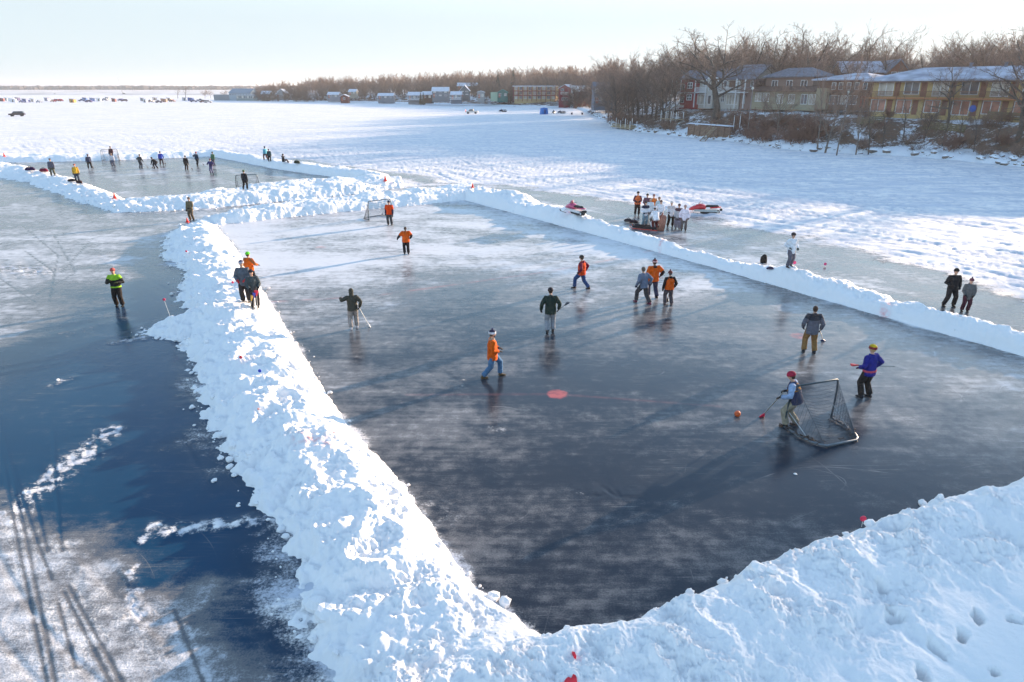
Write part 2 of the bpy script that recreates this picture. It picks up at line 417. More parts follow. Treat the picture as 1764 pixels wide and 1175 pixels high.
# ---- polar grid centred under the camera: fine where the ground is seen close, coarse towards the horizon
def polar(r0, r1, k1, k2, amax=None, a_d=.11):
    rs = [r0]
    while rs[-1] < r1: rs.append(rs[-1]*(1+k1+k2*min(rs[-1], 130)))
    fine = np.arange(-50, 50.001, a_d); 
    if amax is None: ang = np.concatenate([np.linspace(-180, -50.8, 90), fine, np.linspace(50.8, 180, 90)])
    else: ang = fine
    A, RR = np.meshgrid(np.radians(ang), np.array(rs)); return RR*np.sin(A), RR*np.cos(A)
def grid_mesh(name, X, Y, Z, keep=None, attrs=None, mats=()):
    nr, na = X.shape
    idx = np.arange(nr*na).reshape(nr, na)
    q = np.stack([idx[:-1, :-1], idx[:-1, 1:], idx[1:, 1:], idx[1:, :-1]], -1).reshape(-1, 4)
    q = q[:, ::-1]
    V = np.stack([X.ravel(), Y.ravel(), Z.ravel()], -1)
    if keep is not None:
        k = keep.ravel(); q = q[k[q].any(1)]
        used = np.unique(q); rm = np.full(len(V), -1); rm[used] = np.arange(len(used)); q = rm[q]; V = V[used]
    else: used = np.arange(len(V))
    me = bpy.data.meshes.new(name)
    me.vertices.add(len(V)); me.vertices.foreach_set('co', V.astype(np.float32).ravel())
    me.loops.add(len(q)*4); me.loops.foreach_set('vertex_index', q.astype(np.int32).ravel())
    me.polygons.add(len(q)); me.polygons.foreach_set('loop_start', np.arange(0, len(q)*4, 4, dtype=np.int32))
    me.polygons.foreach_set('use_smooth', np.ones(len(q), bool))
    for k, a in (attrs or {}).items():
        at = me.attributes.new(k, 'FLOAT', 'POINT'); at.data.foreach_set('value', a.ravel()[used].astype(np.float32))
    for m in mats: me.materials.append(m)
    me.update(calc_edges=True)
    o = bpy.data.objects.new(name, me); col.objects.link(o); return o
# ---- lake material: black ice, frost, snow, paint
def lake_material():
    m, t, b = nodemat('lake_ice_and_snow')
    P = N(t, 'ShaderNodeTexCoord').outputs['Object']
    snow = attr(t, 'snow'); frost = attr(t, 'frost'); paint = attr(t, 'paint')
    n_f = noise_node(t, P, 2.6, 8, .62); n_c = noise_node(t, P, .55, 6, .6, .4)
    st1 = noise_node(t, mapping(t, P, R(22), (.6, 1.25, 1)), 1.2, 8, .66, .8)     # wind-blown streaks
    st2 = noise_node(t, mapping(t, P, R(-34), (.4, 3.5, 1)), 1.2, 6, .6)
    # fine skate and sled scratches
    sc = None
    for k, (rot, s1, s2) in enumerate(((R(25), .10, 5.), (R(-52), .11, .17), (R(70), .07, .13), (R(-38), .1, 7.), (R(40), .16, .10), (R(10), .09, .2))):
        w = noise_node(t, mapping(t, P, rot, (s1, s2, 1)), 1.0, 2 if s2 > 4 else 0, .5, .8 if s2 > 4 else .3)
        l = math_node(t, 'ABSOLUTE', math_node(t, 'SUBTRACT', w, .5)); l = ramp01(t, l, .009 if s2 > 4 else .0011, .0)
        sc = l if sc is None else math_node(t, 'MAXIMUM', sc, l)
    brk = ramp01(t, noise_node(t, P, .8, 3, .5), .48, .7)
    sc = math_node(t, 'MULTIPLY', sc, brk)
    f = math_node(t, 'ADD', frost, math_node(t, 'MULTIPLY', math_node(t, 'SUBTRACT', st1, .5), .5))
    f = math_node(t, 'ADD', f, math_node(t, 'MULTIPLY', math_node(t, 'SUBTRACT', st2, .5), .45))
    f = math_node(t, 'ADD', f, math_node(t, 'MULTIPLY', math_node(t, 'SUBTRACT', n_f, .5), .7))
    f = math_node(t, 'ADD', f, math_node(t, 'MULTIPLY', math_node(t, 'SUBTRACT', n_c, .5), .45))
    f = math_node(t, 'ADD', f, math_node(t, 'MULTIPLY', math_node(t, 'SUBTRACT', noise_node(t, P, 26, 5, .7), .5), .55))
    f = ramp01(t, f, -.03, 1.03)
    f = math_node(t, 'ADD', f, math_node(t, 'MULTIPLY', sc, .26), clamp=True)
    ice = mixc(t, attr(t, 'shade_blue'), mixc(t, n_c, (.015, .025, .042), (.040, .044, .054)), mixc(t, n_c, (.004, .038, .088), (.006, .052, .11)))  # bluer ice colour carries the painted shade of the left bank
    fr = mixc(t, ramp01(t, f, -.02, .42), ice, (.165, .162, .165))
    fr = mixc(t, ramp01(t, f, .40, 1.0), fr, (.66, .665, .69))
    # snow lying on it
    sn = math_node(t, 'ADD', snow, math_node(t, 'MULTIPLY', math_node(t, 'SUBTRACT', st1, .5), .9))
    sn = math_node(t, 'ADD', sn, math_node(t, 'MULTIPLY', math_node(t, 'SUBTRACT', n_f, .5), .8))
    n_g = noise_node(t, P, 17, 6, .7)
    sn = math_node(t, 'ADD', sn, math_node(t, 'MULTIPLY', math_node(t, 'SUBTRACT', n_g, .5), .9))
    sn = ramp01(t, sn, .34, .80)
    edge = math_node(t, 'MULTIPLY', sn, ramp01(t, snow, .02, .25))
    packed = ramp01(t, noise_node(t, mapping(t, P, R(-52), (.10, .75, 1)), 1.0, 9, .74, .8), .40, .56)
    brok = ramp01(t, noise_node(t, P, .8, 9, .75), .36, .56)
    scol = mixc(t, math_node(t, 'MULTIPLY', packed, brok), (.62, .64, .70), (.93, .885, .85))
    scol = mixc(t, math_node(t, 'MULTIPLY', attr(t, 'rut'), .65), scol, (.46, .50, .58))
    c = mixc(t, edge, fr, scol)
    pn = math_node(t, 'MULTIPLY', paint, ramp01(t, n_f, .25, .6))
    c = mixc(t, pn, c, (.62, .13, .11))
    t.links.new(c, b.inputs['Base Color'])
    rg = math_node(t, 'ADD', math_node(t, 'MULTIPLY', f, .30), .09)
    rg = math_node(t, 'ADD', rg, math_node(t, 'MULTIPLY', n_c, .10))
    rg = math_node(t, 'MAXIMUM', rg, math_node(t, 'MULTIPLY', edge, .75))
    t.links.new(rg, b.inputs['Roughness']); b.inputs['IOR'].default_value = 1.31; b.inputs['Specular IOR Level'].default_value = .38
    hgt = math_node(t, 'ADD', math_node(t, 'MULTIPLY', edge, .6), math_node(t, 'MULTIPLY', n_f, .35))
    hgt = math_node(t, 'ADD', hgt, math_node(t, 'MULTIPLY', math_node(t, 'MULTIPLY', packed, brok), math_node(t, 'MULTIPLY', edge, 1.6)))
    hgt = math_node(t, 'ADD', hgt, math_node(t, 'MULTIPLY', noise_node(t, P, 14, 4, .6), .10))
    hgt = math_node(t, 'SUBTRACT', hgt, math_node(t, 'MULTIPLY', sc, .05))
    bp = N(t, 'ShaderNodeBump'); bp.inputs['Strength'].default_value = .35; bp.inputs['Distance'].default_value = .05
    t.links.new(hgt, bp.inputs['Height']); t.links.new(bp.outputs['Normal'], b.inputs['Normal'])
    return m
def snow_material(name='shovelled_snow'):
    m, t, b = nodemat(name)
    P = N(t, 'ShaderNodeTexCoord').outputs['Object']
    n1 = noise_node(t, P, 9, 8, .65); n2 = noise_node(t, P, 38, 5, .6); n3 = noise_node(t, P, .7, 4, .5)
    vo = N(t, 'ShaderNodeTexVoronoi'); vo.inputs['Scale'].default_value = 7; t.links.new(P, vo.inputs['Vector'])
    c = mixc(t, n3, (.85, .84, .84), (.93, .90, .875))
    pk = attr(t, 'paint'); c = mixc(t, math_node(t, 'MULTIPLY', pk, ramp01(t, n1, .3, .6)), c, (.80, .22, .20))
    t.links.new(c, b.inputs['Base Color']); b.inputs['Roughness'].default_value = .7
    b.inputs['Specular IOR Level'].default_value = .3
    b.inputs['Subsurface Weight'].default_value = 0.0
    h = math_node(t, 'ADD', math_node(t, 'MULTIPLY', n1, .8), math_node(t, 'MULTIPLY', n2, .25))
    h = math_node(t, 'ADD', h, math_node(t, 'MULTIPLY', math_node(t, 'SUBTRACT', 1.0, vo.outputs['Distance']), .35))
    bp = N(t, 'ShaderNodeBump'); bp.inputs['Strength'].default_value = .42; bp.inputs['Distance'].default_value = .07
    t.links.new(h, bp.inputs['Height']); t.links.new(bp.outputs['Normal'], b.inputs['Normal'])
    return m
M_LAKE = lake_material(); M_SNOW = snow_material()
X, Y = polar(6.2, 9000, .0026, .00007)
X[-1] *= 1.5; Y[-1] *= 1.5
Z, S_, F_, P_, O_ = lake(X, Y)
Z = np.where(np.hypot(X, Y) > 1500, 0, Z)
lake_o = grid_mesh('frozen_lake', X, Y, Z, attrs={'snow': S_, 'frost': F_, 'paint': P_, 'shade_blue': O_, 'rut': RUTS}, mats=[M_LAKE])
tag(lake_o, kind='structure')
# closing disc under the drone
_m = MB(); _n = len(np.unique(X[0])); _m.add([(x_, y_, 0) for x_, y_ in zip(X[0][::6], Y[0][::6])], [tuple(range(len(X[0][::6])))[::-1]])
tag(_m.build('snow_ground', M_SNOW), kind='structure')
def bank_mesh(name, box):
    X, Y = polar(7.0, 175, .0021, .00004, amax=50, a_d=.095)
    m = (X > box[0]) & (X < box[1]) & (Y > box[2]) & (Y < box[3])
    H = np.full(X.shape, -1.0); H[m] = bank_height(X[m], Y[m])
    keep = H > 0
    lx = np.where(keep, H, -.03)
    p = np.zeros_like(X)
    for pts, w_ in ((W([(1130, 430), (1150, 408), (1158, 400)], .4), .09), (W([(1515, 538), (1530, 522)], .5), .18), (W([(520, 745), (565, 752)], .8), .22), (W([(570, 752), (590, 756)], .5), .06)):
        p = np.maximum(p, .8*np.exp(-(dist_line(X, Y, pts)/w_)**2)*sst(-.3, .3, vn(X*5, Y*5, 2)))
    return tag(grid_mesh(name, X, Y, lx, keep=keep, attrs={'paint': p}, mats=[M_SNOW]), kind='structure')
bank_mesh('snowbank', (-60, 60, 2, 69))
bank_mesh('far_snowbank', (-150, 60, 69, 175))
def surf(x, y):
    b = float(bank_height(np.array([x]), np.array([y]))[0])
    if b > 0: return b
    h, s = shore_height(np.array([x]), np.array([y]))
    if s[0] > 0: return float(h[0])
    return float(lake(np.array([x], float), np.array([y], float))[0][0])
def gs(u, v):
    """first point of the ground, bank or shore seen along a bearing"""
    d = ray(u, v); d = d/np.linalg.norm(d); tmax = CAMH/-d[2]*1.02
    ts = np.linspace(max(2, (CAMH-8)/-d[2] if v < 300 else (CAMH-2)/-d[2]), tmax, 260)
    xs = d[0]*ts; ys = d[1]*ts; zs = CAMH+d[2]*ts
    b = bank_height(xs, ys); l = lake(xs, ys)[0]; s, sd_ = shore_height(xs, ys)
    h = np.maximum(np.where(b > 0, b, l), np.where(sd_ > -2, s, -1))
    k = np.argmax(zs <= h) if (zs <= h).any() else len(ts)-1
    return (float(xs[k]), float(ys[k]), float(h[k]))
# ================================================================ the wooded shore
def shore_material():
    m, t, b = nodemat('snowy_bluff')
    P = N(t, 'ShaderNodeTexCoord').outputs['Object']
    n1 = noise_node(t, P, .33, 6, .62, .5); n2 = noise_node(t, P, 2.5, 6, .65); n3 = noise_node(t, P, 7, 4, .6)
    bare = attr(t, 'bare')
    f = math_node(t, 'ADD', bare, math_node(t, 'MULTIPLY', math_node(t, 'SUBTRACT', n1, .5), 1.6))
    f = math_node(t, 'ADD', f, math_node(t, 'MULTIPLY', math_node(t, 'SUBTRACT', n2, .5), .9))
    f = ramp01(t, f, .42, .60)
    leaf = mixc(t, n3, (.10, .055, .035), (.24, .15, .10))
    leaf = mixc(t, ramp01(t, n2, .5, .62), leaf, (.13, .115, .10))
    t.links.new(mixc(t, f, (.80, .82, .86), leaf), b.inputs['Base Color'])
    b.inputs['Roughness'].default_value = .85; b.inputs['Specular IOR Level'].default_value = .2
    bp = N(t, 'ShaderNodeBump'); bp.inputs['Strength'].default_value = .8; bp.inputs['Distance'].default_value = .25
    t.links.new(math_node(t, 'ADD', n2, math_node(t, 'MULTIPLY', f, .4)), bp.inputs['Height']); t.links.new(bp.outputs['Normal'], b.inputs['Normal'])
    return m
X, Y = polar(22, 1300, .004, .00001, amax=50, a_d=.16)
# carry the shore on to the right of the frame as well
A2, R2 = np.meshgrid(np.radians(np.arange(50, 110, .6)), np.geomspace(22, 700, 220))
M_SHORE = shore_material()
def shore_mesh(X, Y, name):
    H = np.full(X.shape, -9.0); S = np.full(X.shape, -9.0)
    m = (Y > 0) & ((X > 20) | (Y > 150))
    H[m], S[m] = shore_height(X[m], Y[m])
    keep = S > -.8
    # broken ground at the foot of the bluff: snow-capped boulders
    rk = np.exp(-((S-1.6)/1.8)**2)
    H = H+rk*(.45*np.maximum(0, billow(X*.9, Y*.9, 301)-.45)+.3*np.maximum(0, billow(X*2.1, Y*2.1, 302)-.5))*(Y < 320)
    bare = .24+.36*sst(1.5, 6, S)*sst(26, 12, S)+.1*sst(12, 40, S)
    return tag(grid_mesh(name, X, Y, np.where(keep, H, -.6), keep=keep, attrs={'bare': bare}, mats=[M_SHORE]), kind='structure')
shore_mesh(X, Y, 'shore_hill')
shore_mesh(R2*np.sin(A2), R2*np.cos(A2), 'shore_ground')
# far low shore on the left with its woods, and the ridge behind
def far_land():
    me = MB()
    us = list(range(-260, 1500, 12)); rows = [(1060, -.5), (1080, 1.5), (1150, 3.0), (2100, 6.0), (3300, 14), (4200, 24)]
    for j, (Y0, z0) in enumerate(rows):
        for u in us:
            d = ray(u, 160); x = d[0]/d[1]*Y0; hz = 1.0
            if j >= 4: hz = 1+.28*float(vn(np.array([u*.008]), np.array([j*3.1]), 9)[0])+(.45 if u < 120 else 0)*(1-max(0, (u-20))/100 if u > 20 else 1)
            me.v.append((x, Y0, z0*hz))
    n = len(us)
    for j in range(len(rows)-1):
        for i in range(n-1): me.f.append((j*n+i, j*n+i+1, (j+1)*n+i+1, (j+1)*n+i))
    o = me.build('far_hills', simple('far_ground', (.62, .60, .60), var=.25, scale=.02), smooth=True); tag(o, kind='structure')
far_land()

# ---- bare trees
M_BARK = simple('bark', (.155, .125, .105), rough=.95, var=.35, scale=3, bump=.5)
M_TWIG = simple('twigs', (.25, .165, .125), rough=.95, var=.25, scale=.6)
M_BARK2 = simple('bark_dark', (.085, .072, .062), rough=.95, var=.35, scale=3, bump=.5)
M_TWIG2 = simple('twigs_dark', (.16, .112, .088), rough=.95, var=.25, scale=.6)
M_TWIG3 = simple('twigs_red', (.21, .115, .085), rough=.95, var=.25, scale=.6)
class TreeGen:
    def __init__(s, seed): s.r = random.Random(seed); s.tv = []; s.tf = []; s.cv = []; s.cf = []
    def seg(s, V, F, p, q, a, b, n=3):
        d = (q-p); L = d.length
        if L < 1e-5: return
        d = d/L; X_ = d.orthogonal().normalized(); Y_ = d.cross(X_); o = len(V)
        for k in range(n):
            t = 2*PI*k/n; w = X_*math.cos(t)+Y_*math.sin(t); V.append(p+w*a)
        if b < a*.25:
            V.append(q)
            for k in range(n): F.append((o+k, o+(k+1) % n, o+n))
        else:
            for k in range(n):
                t = 2*PI*k/n; w = X_*math.cos(t)+Y_*math.sin(t); V.append(q+w*b)
            for k in range(n): F.append((o+k, o+(k+1) % n, o+n+(k+1) % n, o+n+k))
    def grow(s, p, d, L, r, lev, cfg):
        R_ = s.r; maxl = cfg['levels']
        V, F = (s.tv, s.tf) if lev <= 1 else (s.cv, s.cf)
        ns = 4 if lev <= 1 else (3 if lev < maxl-1 else 2)
        if lev == maxl: 
            q = p+d*L*.5+Vector((R_.uniform(-1, 1), R_.uniform(-1, 1), R_.uniform(-.4, 1)))*L*.08
            s.seg(V, F, p, q, r, r*.8, 3)
            d2 = (d+Vector((R_.uniform(-.4, .4), R_.uniform(-.4, .4), R_.uniform(-.1, .45)))).normalized(); s.seg(V, F, q, q+d2*L*.5, r*.8, 0, 3); return
        pts = [p]; dd = d.copy(); rad = [r]
        wob = cfg['wob'] if lev else cfg['wob']*.35
        for i in range(ns):
            dd = (dd+Vector((R_.gauss(0, wob), R_.gauss(0, wob), R_.gauss(0, wob*.6)+cfg['up']*(.25 if lev else 0)))).normalized()
            pts.append(pts[-1]+dd*L/ns); rad.append(r*(1-.62*(i+1)/ns) if lev else r*(1-.5*(i+1)/ns))
        for i in range(ns): s.seg(V, F, pts[i], pts[i+1], rad[i], rad[i+1], 6 if lev == 0 else (5 if lev == 1 else 3))
        k = cfg['kids'][lev]; st = cfg['start'][lev]
        for j in range(k):
            t = st+(1-st)*(j+R_.random()*.8)/k; t = min(t, .999)*ns; i = min(int(t), ns-1); q = pts[i].lerp(pts[i+1], t-i)
            ax = (pts[i+1]-pts[i]).normalized(); az = R_.uniform(0, 2*PI) if lev else (j*2.4+R_.uniform(-.5, .5))
            o = ax.orthogonal().normalized(); o = o*math.cos(az)+ax.cross(o)*math.sin(az)
            an = R(cfg['ang'][lev]*R_.uniform(.7, 1.25)); nd = (ax*math.cos(an)+o*math.sin(an)); nd.z += cfg['lift']*(.4 if lev else .0); nd.normalize()
            f = (1-.45*(t/ns)) if lev else (1-.35*(t/ns))
            s.grow(q, nd, L*cfg['len'][lev]*f*R_.uniform(.75, 1.2), max(rad[i]*cfg['rr'][lev]*R_.uniform(.75, 1.05), cfg['rmin']), lev+1, cfg)
        if lev < maxl-1: s.grow(pts[-1], dd, L*cfg['len'][lev]*.8, max(rad[-1]*.8, cfg['rmin']), lev+1, cfg)
def mesh_of(name, V, F, mat):
    me = bpy.data.meshes.new(name); me.from_pydata([tuple(v) for v in V], [], F); me.materials.append(mat); me.update(); return me
BASE = dict(levels=4, wob=.16, up=.12, lift=.25, kids=[10, 7, 7, 6], start=[.33, .22, .15, .1], ang=[52, 48, 46, 42], len=[.62, .55, .52, .6], rr=[.52, .55, .55, .6], rmin=.012)
def cfg(**k): c = dict(BASE); c.update(k); return c
PROTO = {}
def make_proto(key, seed, L, r, c, bark, twig):
    g = TreeGen(seed); g.grow(Vector((0, 0, -.4)), Vector((0, 0, 1)), L, r, 0, c)
    H = max(v.z for v in g.cv)
    PROTO[key] = (mesh_of('trunk', g.tv, g.tf, bark), mesh_of('crown', g.cv, g.cf, twig), H, None)
for i in range(4): make_proto('wood%d' % i, 10+i, 9.5, .24, cfg(kids=[12, 7, 7, 6], len=[.82, .58, .52, .6], ang=[44, 46, 46, 42], start=[.25, .22, .15, .1], wob=.2), (M_BARK, M_BARK2)[i % 2], (M_TWIG, M_TWIG2)[i % 2])
for i in range(3): make_proto('tall%d' % i, 30+i, 14, .22, cfg(ang=[30, 34, 40, 40], start=[.3, .25, .2, .1], kids=[8, 6, 6, 5], len=[.55, .5, .5, .6], lift=.4), M_BARK, M_TWIG)
for i in range(2): make_proto('oak%d' % i, 50+i, 10, .5, cfg(ang=[62, 55, 50, 46], start=[.38, .25, .2, .1], kids=[9, 5, 5, 5], len=[.85, .6, .55, .6], wob=.30, rr=[.6, .62, .6, .6], rmin=.02), M_BARK2, M_TWIG2)
for i in range(2): make_proto('open%d' % i, 60+i, 13, .32, cfg(ang=[38, 42, 44, 42], start=[.4, .3, .3, .2], kids=[7, 4, 4, 4], len=[.6, .6, .55, .6], wob=.2), M_BARK2, M_TWIG2)
for i in range(3):   # shrubs: many stems from the ground
    g = TreeGen(80+i)
    for k in range(11):
        a = g.r.uniform(0, 2*PI); d = Vector((math.cos(a)*.55, math.sin(a)*.55, 1)).normalized()
        g.grow(Vector((g.r.uniform(-.5, .5), g.r.uniform(-.5, .5), -.1)), d, g.r.uniform(1.4, 2.2), .03, 1, cfg(levels=4, kids=[0, 7, 6, 4], len=[.6, .5, .5, .6], rmin=.011, wob=.22))
    PROTO['shrub%d' % i] = (None, mesh_of('branches', g.tv+g.cv, g.tf+[tuple(x+len(g.tv) for x in f) for f in g.cf], (M_TWIG3, M_TWIG, M_TWIG2)[i]), max(v.z for v in g.cv), None)
trng = random.Random(5)
def plant(key, x, y, h, label, group, cat='tree', name='bare_tree', z=None, wide=1.0, rz=None):
    tr, cr, H, _ = PROTO[key]
    if z is None: z = surf(x, y)-.05
    s = h/H
    if tr is None:
        o = bpy.data.objects.new(name, cr); col.objects.link(o); o.location = (x, y, z); o.scale = (s*wide, s*wide, s); o.rotation_euler = (0, 0, trng.uniform(0, 6.28))
    else:
        o = empty(name, (x, y, z), trng.uniform(0, 6.28) if rz is None else rz); o.scale = (s*wide, s*wide, s)
        for nm, me in (('trunk', tr), ('crown', cr)):
            c = bpy.data.objects.new(nm, me); col.objects.link(c); c.parent = o
    return tag(o, label, cat, group)
def top_z(u, v, Y): return pd(u, v, Y)[2]
# ================================================================ buildings
def mat_glass(name, c, rough=.12): return simple(name, c, rough=rough, var=.3, scale=.8, spec=.8)
M_ROOFSNOW = simple('roof_snow', (.60, .63, .70), rough=.8, var=.08, scale=.6)
M_SLATE = simple('slate_roof', (.16, .165, .20), rough=.85, var=.2, scale=2)
M_THIN = simple('thin_snow_roof', (.30, .31, .38), rough=.85, var=.2, scale=.5, c2=(.48, .50, .58))
M_WHITE = simple('white_paint', (.74, .75, .76), rough=.6, var=.06, scale=3)
M_GL = mat_glass('window_glass', (.05, .06, .075)); M_GLW = mat_glass('curtained_glass', (.42, .38, .32), .3); M_GLR = mat_glass('painted_sunset_glass', (.36, .15, .10), .22)  # the red panes have a sunset reflection put into their base colour
def brickmat(name, a, b_, sc=6.0):
    if name in MATS: return MATS[name]
    m, t, b = nodemat(name); P = N(t, 'ShaderNodeTexCoord').outputs['Object']
    mp = N(t, 'ShaderNodeMapping'); mp.inputs['Rotation'].default_value = (PI/2, 0, 0); t.links.new(P, mp.inputs['Vector'])
    br = N(t, 'ShaderNodeTexBrick'); br.inputs['Scale'].default_value = sc; br.inputs['Color1'].default_value = (*a, 1); br.inputs['Color2'].default_value = (*b_, 1)
    br.inputs['Mortar'].default_value = (.35, .33, .3, 1); br.inputs['Mortar Size'].default_value = .012
    t.links.new(mp.outputs['Vector'], br.inputs['Vector']); t.links.new(br.outputs['Color'], b.inputs['Base Color']); b.inputs['Roughness'].default_value = .9
    MATS[name] = m; return m
def sidingmat(name, c, pitch=.2):
    if name in MATS: return MATS[name]
    m, t, b = nodemat(name); P = N(t, 'ShaderNodeTexCoord').outputs['Object']
    w = N(t, 'ShaderNodeTexWave', wave_type='BANDS', bands_direction='Z', wave_profile='SAW'); w.inputs['Scale'].default_value = .314/pitch; t.links.new(P, w.inputs['Vector'])
    nz = noise_node(t, P, 1.2, 5, .6)
    f = math_node(t, 'ADD', math_node(t, 'MULTIPLY', w.outputs['Fac'], .5), math_node(t, 'MULTIPLY', nz, .5))
    t.links.new(mixc(t, f, tuple(x*.78 for x in c), tuple(min(1, x*1.12) for x in c)), b.inputs['Base Color']); b.inputs['Roughness'].default_value = .8
    MATS[name] = m; return m
class Bld:
    """a building on a facade line; u/v are bearings read off the photograph, turned into metres along and up the facade"""
    def __init__(s, name, u0, u1, Y0, Y1, vb, label, cat='house', group=None, sink=.6):
        s.u0, s.u1 = u0, u1; a = pd(u0, 152, Y0)[:2]; b = pd(u1, 152, Y1)[:2]; s.a = a; s.b = b
        c = (a+b)/2; s.w = float(np.hypot(*(b-a))); s.Y = (Y0+Y1)/2; s.z0 = float(pd(u0, vb, s.Y)[2]); s.vb = vb
        s.k = (Y0, Y1)
        s.o = empty(name, (c[0], c[1], s.z0), math.atan2(b[1]-a[1], b[0]-a[0])); tag(s.o, label, cat, group); s.sink = sink
    def x(s, u):
        # intersect the bearing with the facade line
        d = ray(u, 152)[:2]; e = s.b-s.a
        M = np.array([[d[0], -e[0]], [d[1], -e[1]]]); t = np.linalg.solve(M, s.a); return float(t[1]*s.w-s.w/2)
    def z(s, v, u=None):
        Y = s.Y if u is None else s.k[0]+(s.k[1]-s.k[0])*(u-s.u0)/(s.u1-s.u0)
        return float(pd(u or (s.u0+s.u1)/2, v, Y)[2]-s.z0)
    def wall(s, x0, x1, h, d, mat, y=0.0, name='wall', z0=None):
        return MB().box(x0, x1, y, y+d, -s.sink if z0 is None else z0, h).build(name, mat, s.o)
    def gable_roof(s, x0, x1, y0, y1, he, hr, mat, axis='x', ov=.4, th=.22, snow=None, wallmat=None):
        m = MB()
        if axis == 'x':   # ridge along x
            ym = (y0+y1)/2
            for (ya, yb) in ((y0-ov, ym), (y1+ov, ym)):
                k = (hr-he)/(ym-y0); za = he-ov*k
                m.prismx([(ya, za), (yb, hr), (yb, hr+th), (ya, za+th)], x0-ov, x1+ov)
            r = m.build('roof', mat, s.o)
            if wallmat:
                for xx in (x0, x1-.15): MB().prismx([(y0, he), (y1, he), (ym, hr)], xx, xx+.15).build('gable_wall', wallmat, s.o)
        else:
            xm = (x0+x1)/2; k = (hr-he)/(xm-x0)
            for (xa, xb) in ((x0-ov, xm), (x1+ov, xm)):
                za = he-ov*k
                m.prism([(xa, za), (xb, hr), (xb, hr+th), (xa, za+th)], y0-ov, y1+ov)
            r = m.build('roof', mat, s.o)
            if wallmat: MB().prism([(x0, he), (x1, he), (xm, hr)], y0, y0+.15).build('gable_wall', wallmat, s.o)
        return r
    def hip_roof(s, x0, x1, y0, y1, he, hr, mat, ov=.7, inset=None):
        ins = inset if inset is not None else (y1-y0)/2; ym = (y0+y1)/2
        v = [(x0-ov, y0-ov, he), (x1+ov, y0-ov, he), (x1+ov, y1+ov, he), (x0-ov, y1+ov, he), (x0+ins, ym, hr), (x1-ins, ym, hr),
             (x0-ov, y0-ov, he-.25), (x1+ov, y0-ov, he-.25), (x1+ov, y1+ov, he-.25), (x0-ov, y1+ov, he-.25)]
        return MB().add(v, [(0, 1, 5, 4), (2, 3, 4, 5), (3, 0, 4), (1, 2, 5), (6, 7, 1, 0), (7, 8, 2, 1), (8, 9, 3, 2), (9, 6, 0, 3), (9, 8, 7, 6)]).build('roof', mat, s.o)
    def window(s, x0, x1, z0, z1, y=0.0, n=2, fm=None, pm=None, fw=.09, name='window', cross=False):
        f = MB(); fm = fm or M_WHITE; a, b_ = y-.07, y-.004
        f.box(x0, x1, a, b_, z0, z0+fw); f.box(x0, x1, a, b_, z1-fw, z1)
        xs = [x0]+[x0+(x1-x0)*i/n for i in range(1, n)]+[x1]
        for i, xx in enumerate(xs):
            c = xx+fw/2 if i == 0 else (xx-fw/2 if i == n else xx)
            f.box(c-fw/2, c+fw/2, a+.003, b_-.001, z0+fw, z1-fw)
        if cross: f.box(x0+fw, x1-fw, a+.006, b_-.002, (z0+z1)/2-fw/2, (z0+z1)/2+fw/2)
        o = f.build(name, fm, s.o)
        MB().box(x0+fw*.5, x1-fw*.5, y-.03, y-.012, z0+fw*.5, z1-fw*.5).build('pane', pm or M_GL, o)
        return o
    def door(s, x0, x1, z0, z1, mat, y=0.0):
        o = MB().box(x0, x1, y-.06, y-.003, z0, z1).build('door', mat, s.o)
        MB().ball((x1-.12, y-.09, z0+1.0), .04, 6, 5).build('handle', simple('brass', (.5, .4, .2), metal=1, rough=.4), o); return o
    def balcony(s, x0, x1, z, mat, rail, dep=1.4, y=0.0, h=1.0, step=.16, th=.18):
        o = MB().box(x0, x1, y-dep, y-.005, z-th, z).build('balcony', mat, s.o)
        r = MB(); r.box(x0, x1, y-dep, y-dep+.06, z+h-.06, z+h); r.box(x0, x1, y-dep+.003, y-dep+.057, z+.08, z+.13)
        xx = x0
        while xx <= x1+1e-3: r.box(xx-.02, xx+.02, y-dep+.012, y-dep+.045, z+.13, z+h-.06); xx += step
        for xx in (x0, x1-.06): r.box(xx, xx+.06, y-dep+.06, y-.01, z+h-.058, z+h-.002)
        r.build('railing', rail, o); return o
    def post(s, x, y, z0, z1, mat, w=.14, name='post'): return MB().box(x-w/2, x+w/2, y-w/2, y+w/2, z0, z1).build(name, mat, s.o)
    def chimney(s, roof, x, y, z0, z1, mat, w=.6):
        c = MB().box(x-w/2, x+w/2, y-w/2, y+w/2, z0, z1).box(x-w/2-.06, x+w/2+.06, y-w/2-.06, y+w/2+.06, z1, z1+.12).build('chimney', mat, roof); return c

# --- two storey lodging block behind the bluff, right edge of the photo
b = Bld('motel', 1499, 1780, 127, 107, 200, 'long two-storey yellow brick motel with an outside gallery, on the bluff at the right', 'motel')
ymat = brickmat('yellow_brick', (.56, .39, .15), (.47, .33, .13)); orange = simple('orange_rail', (.42, .17, .07), var=.2)
x0 = b.x(1502); x1 = b.w/2+18; he = b.z(137, 1640); H2 = b.z(114, 1640)
b.wall(x0, x1, he, 11, ymat)
r = b.hip_roof(x0, x1, 0, 11, he+.05, H2, M_THIN, ov=1.3)
for u in (1640, 1700): b.chimney(r, b.x(u), 5.0, H2-.8, H2+.45, M_SLATE, .35)
MB().box(x0-.8, x1+.8, -1.15, -1.0, he-.42, he-.22).build('gutter', simple('brown_trim', (.12, .07, .05)), b.o)
fz2 = b.z(168.5, 1640)
g = MB().box(x0, x1, -1.3, -.006, fz2-.25, fz2).build('gallery_floor', orange, b.o)
rl = MB(); rl.box(x0, x1, -1.3, -1.24, fz2+.9, fz2+.98); rl.box(x0, x1, -1.297, -1.243, fz2+.12, fz2+.18)
xx = x0
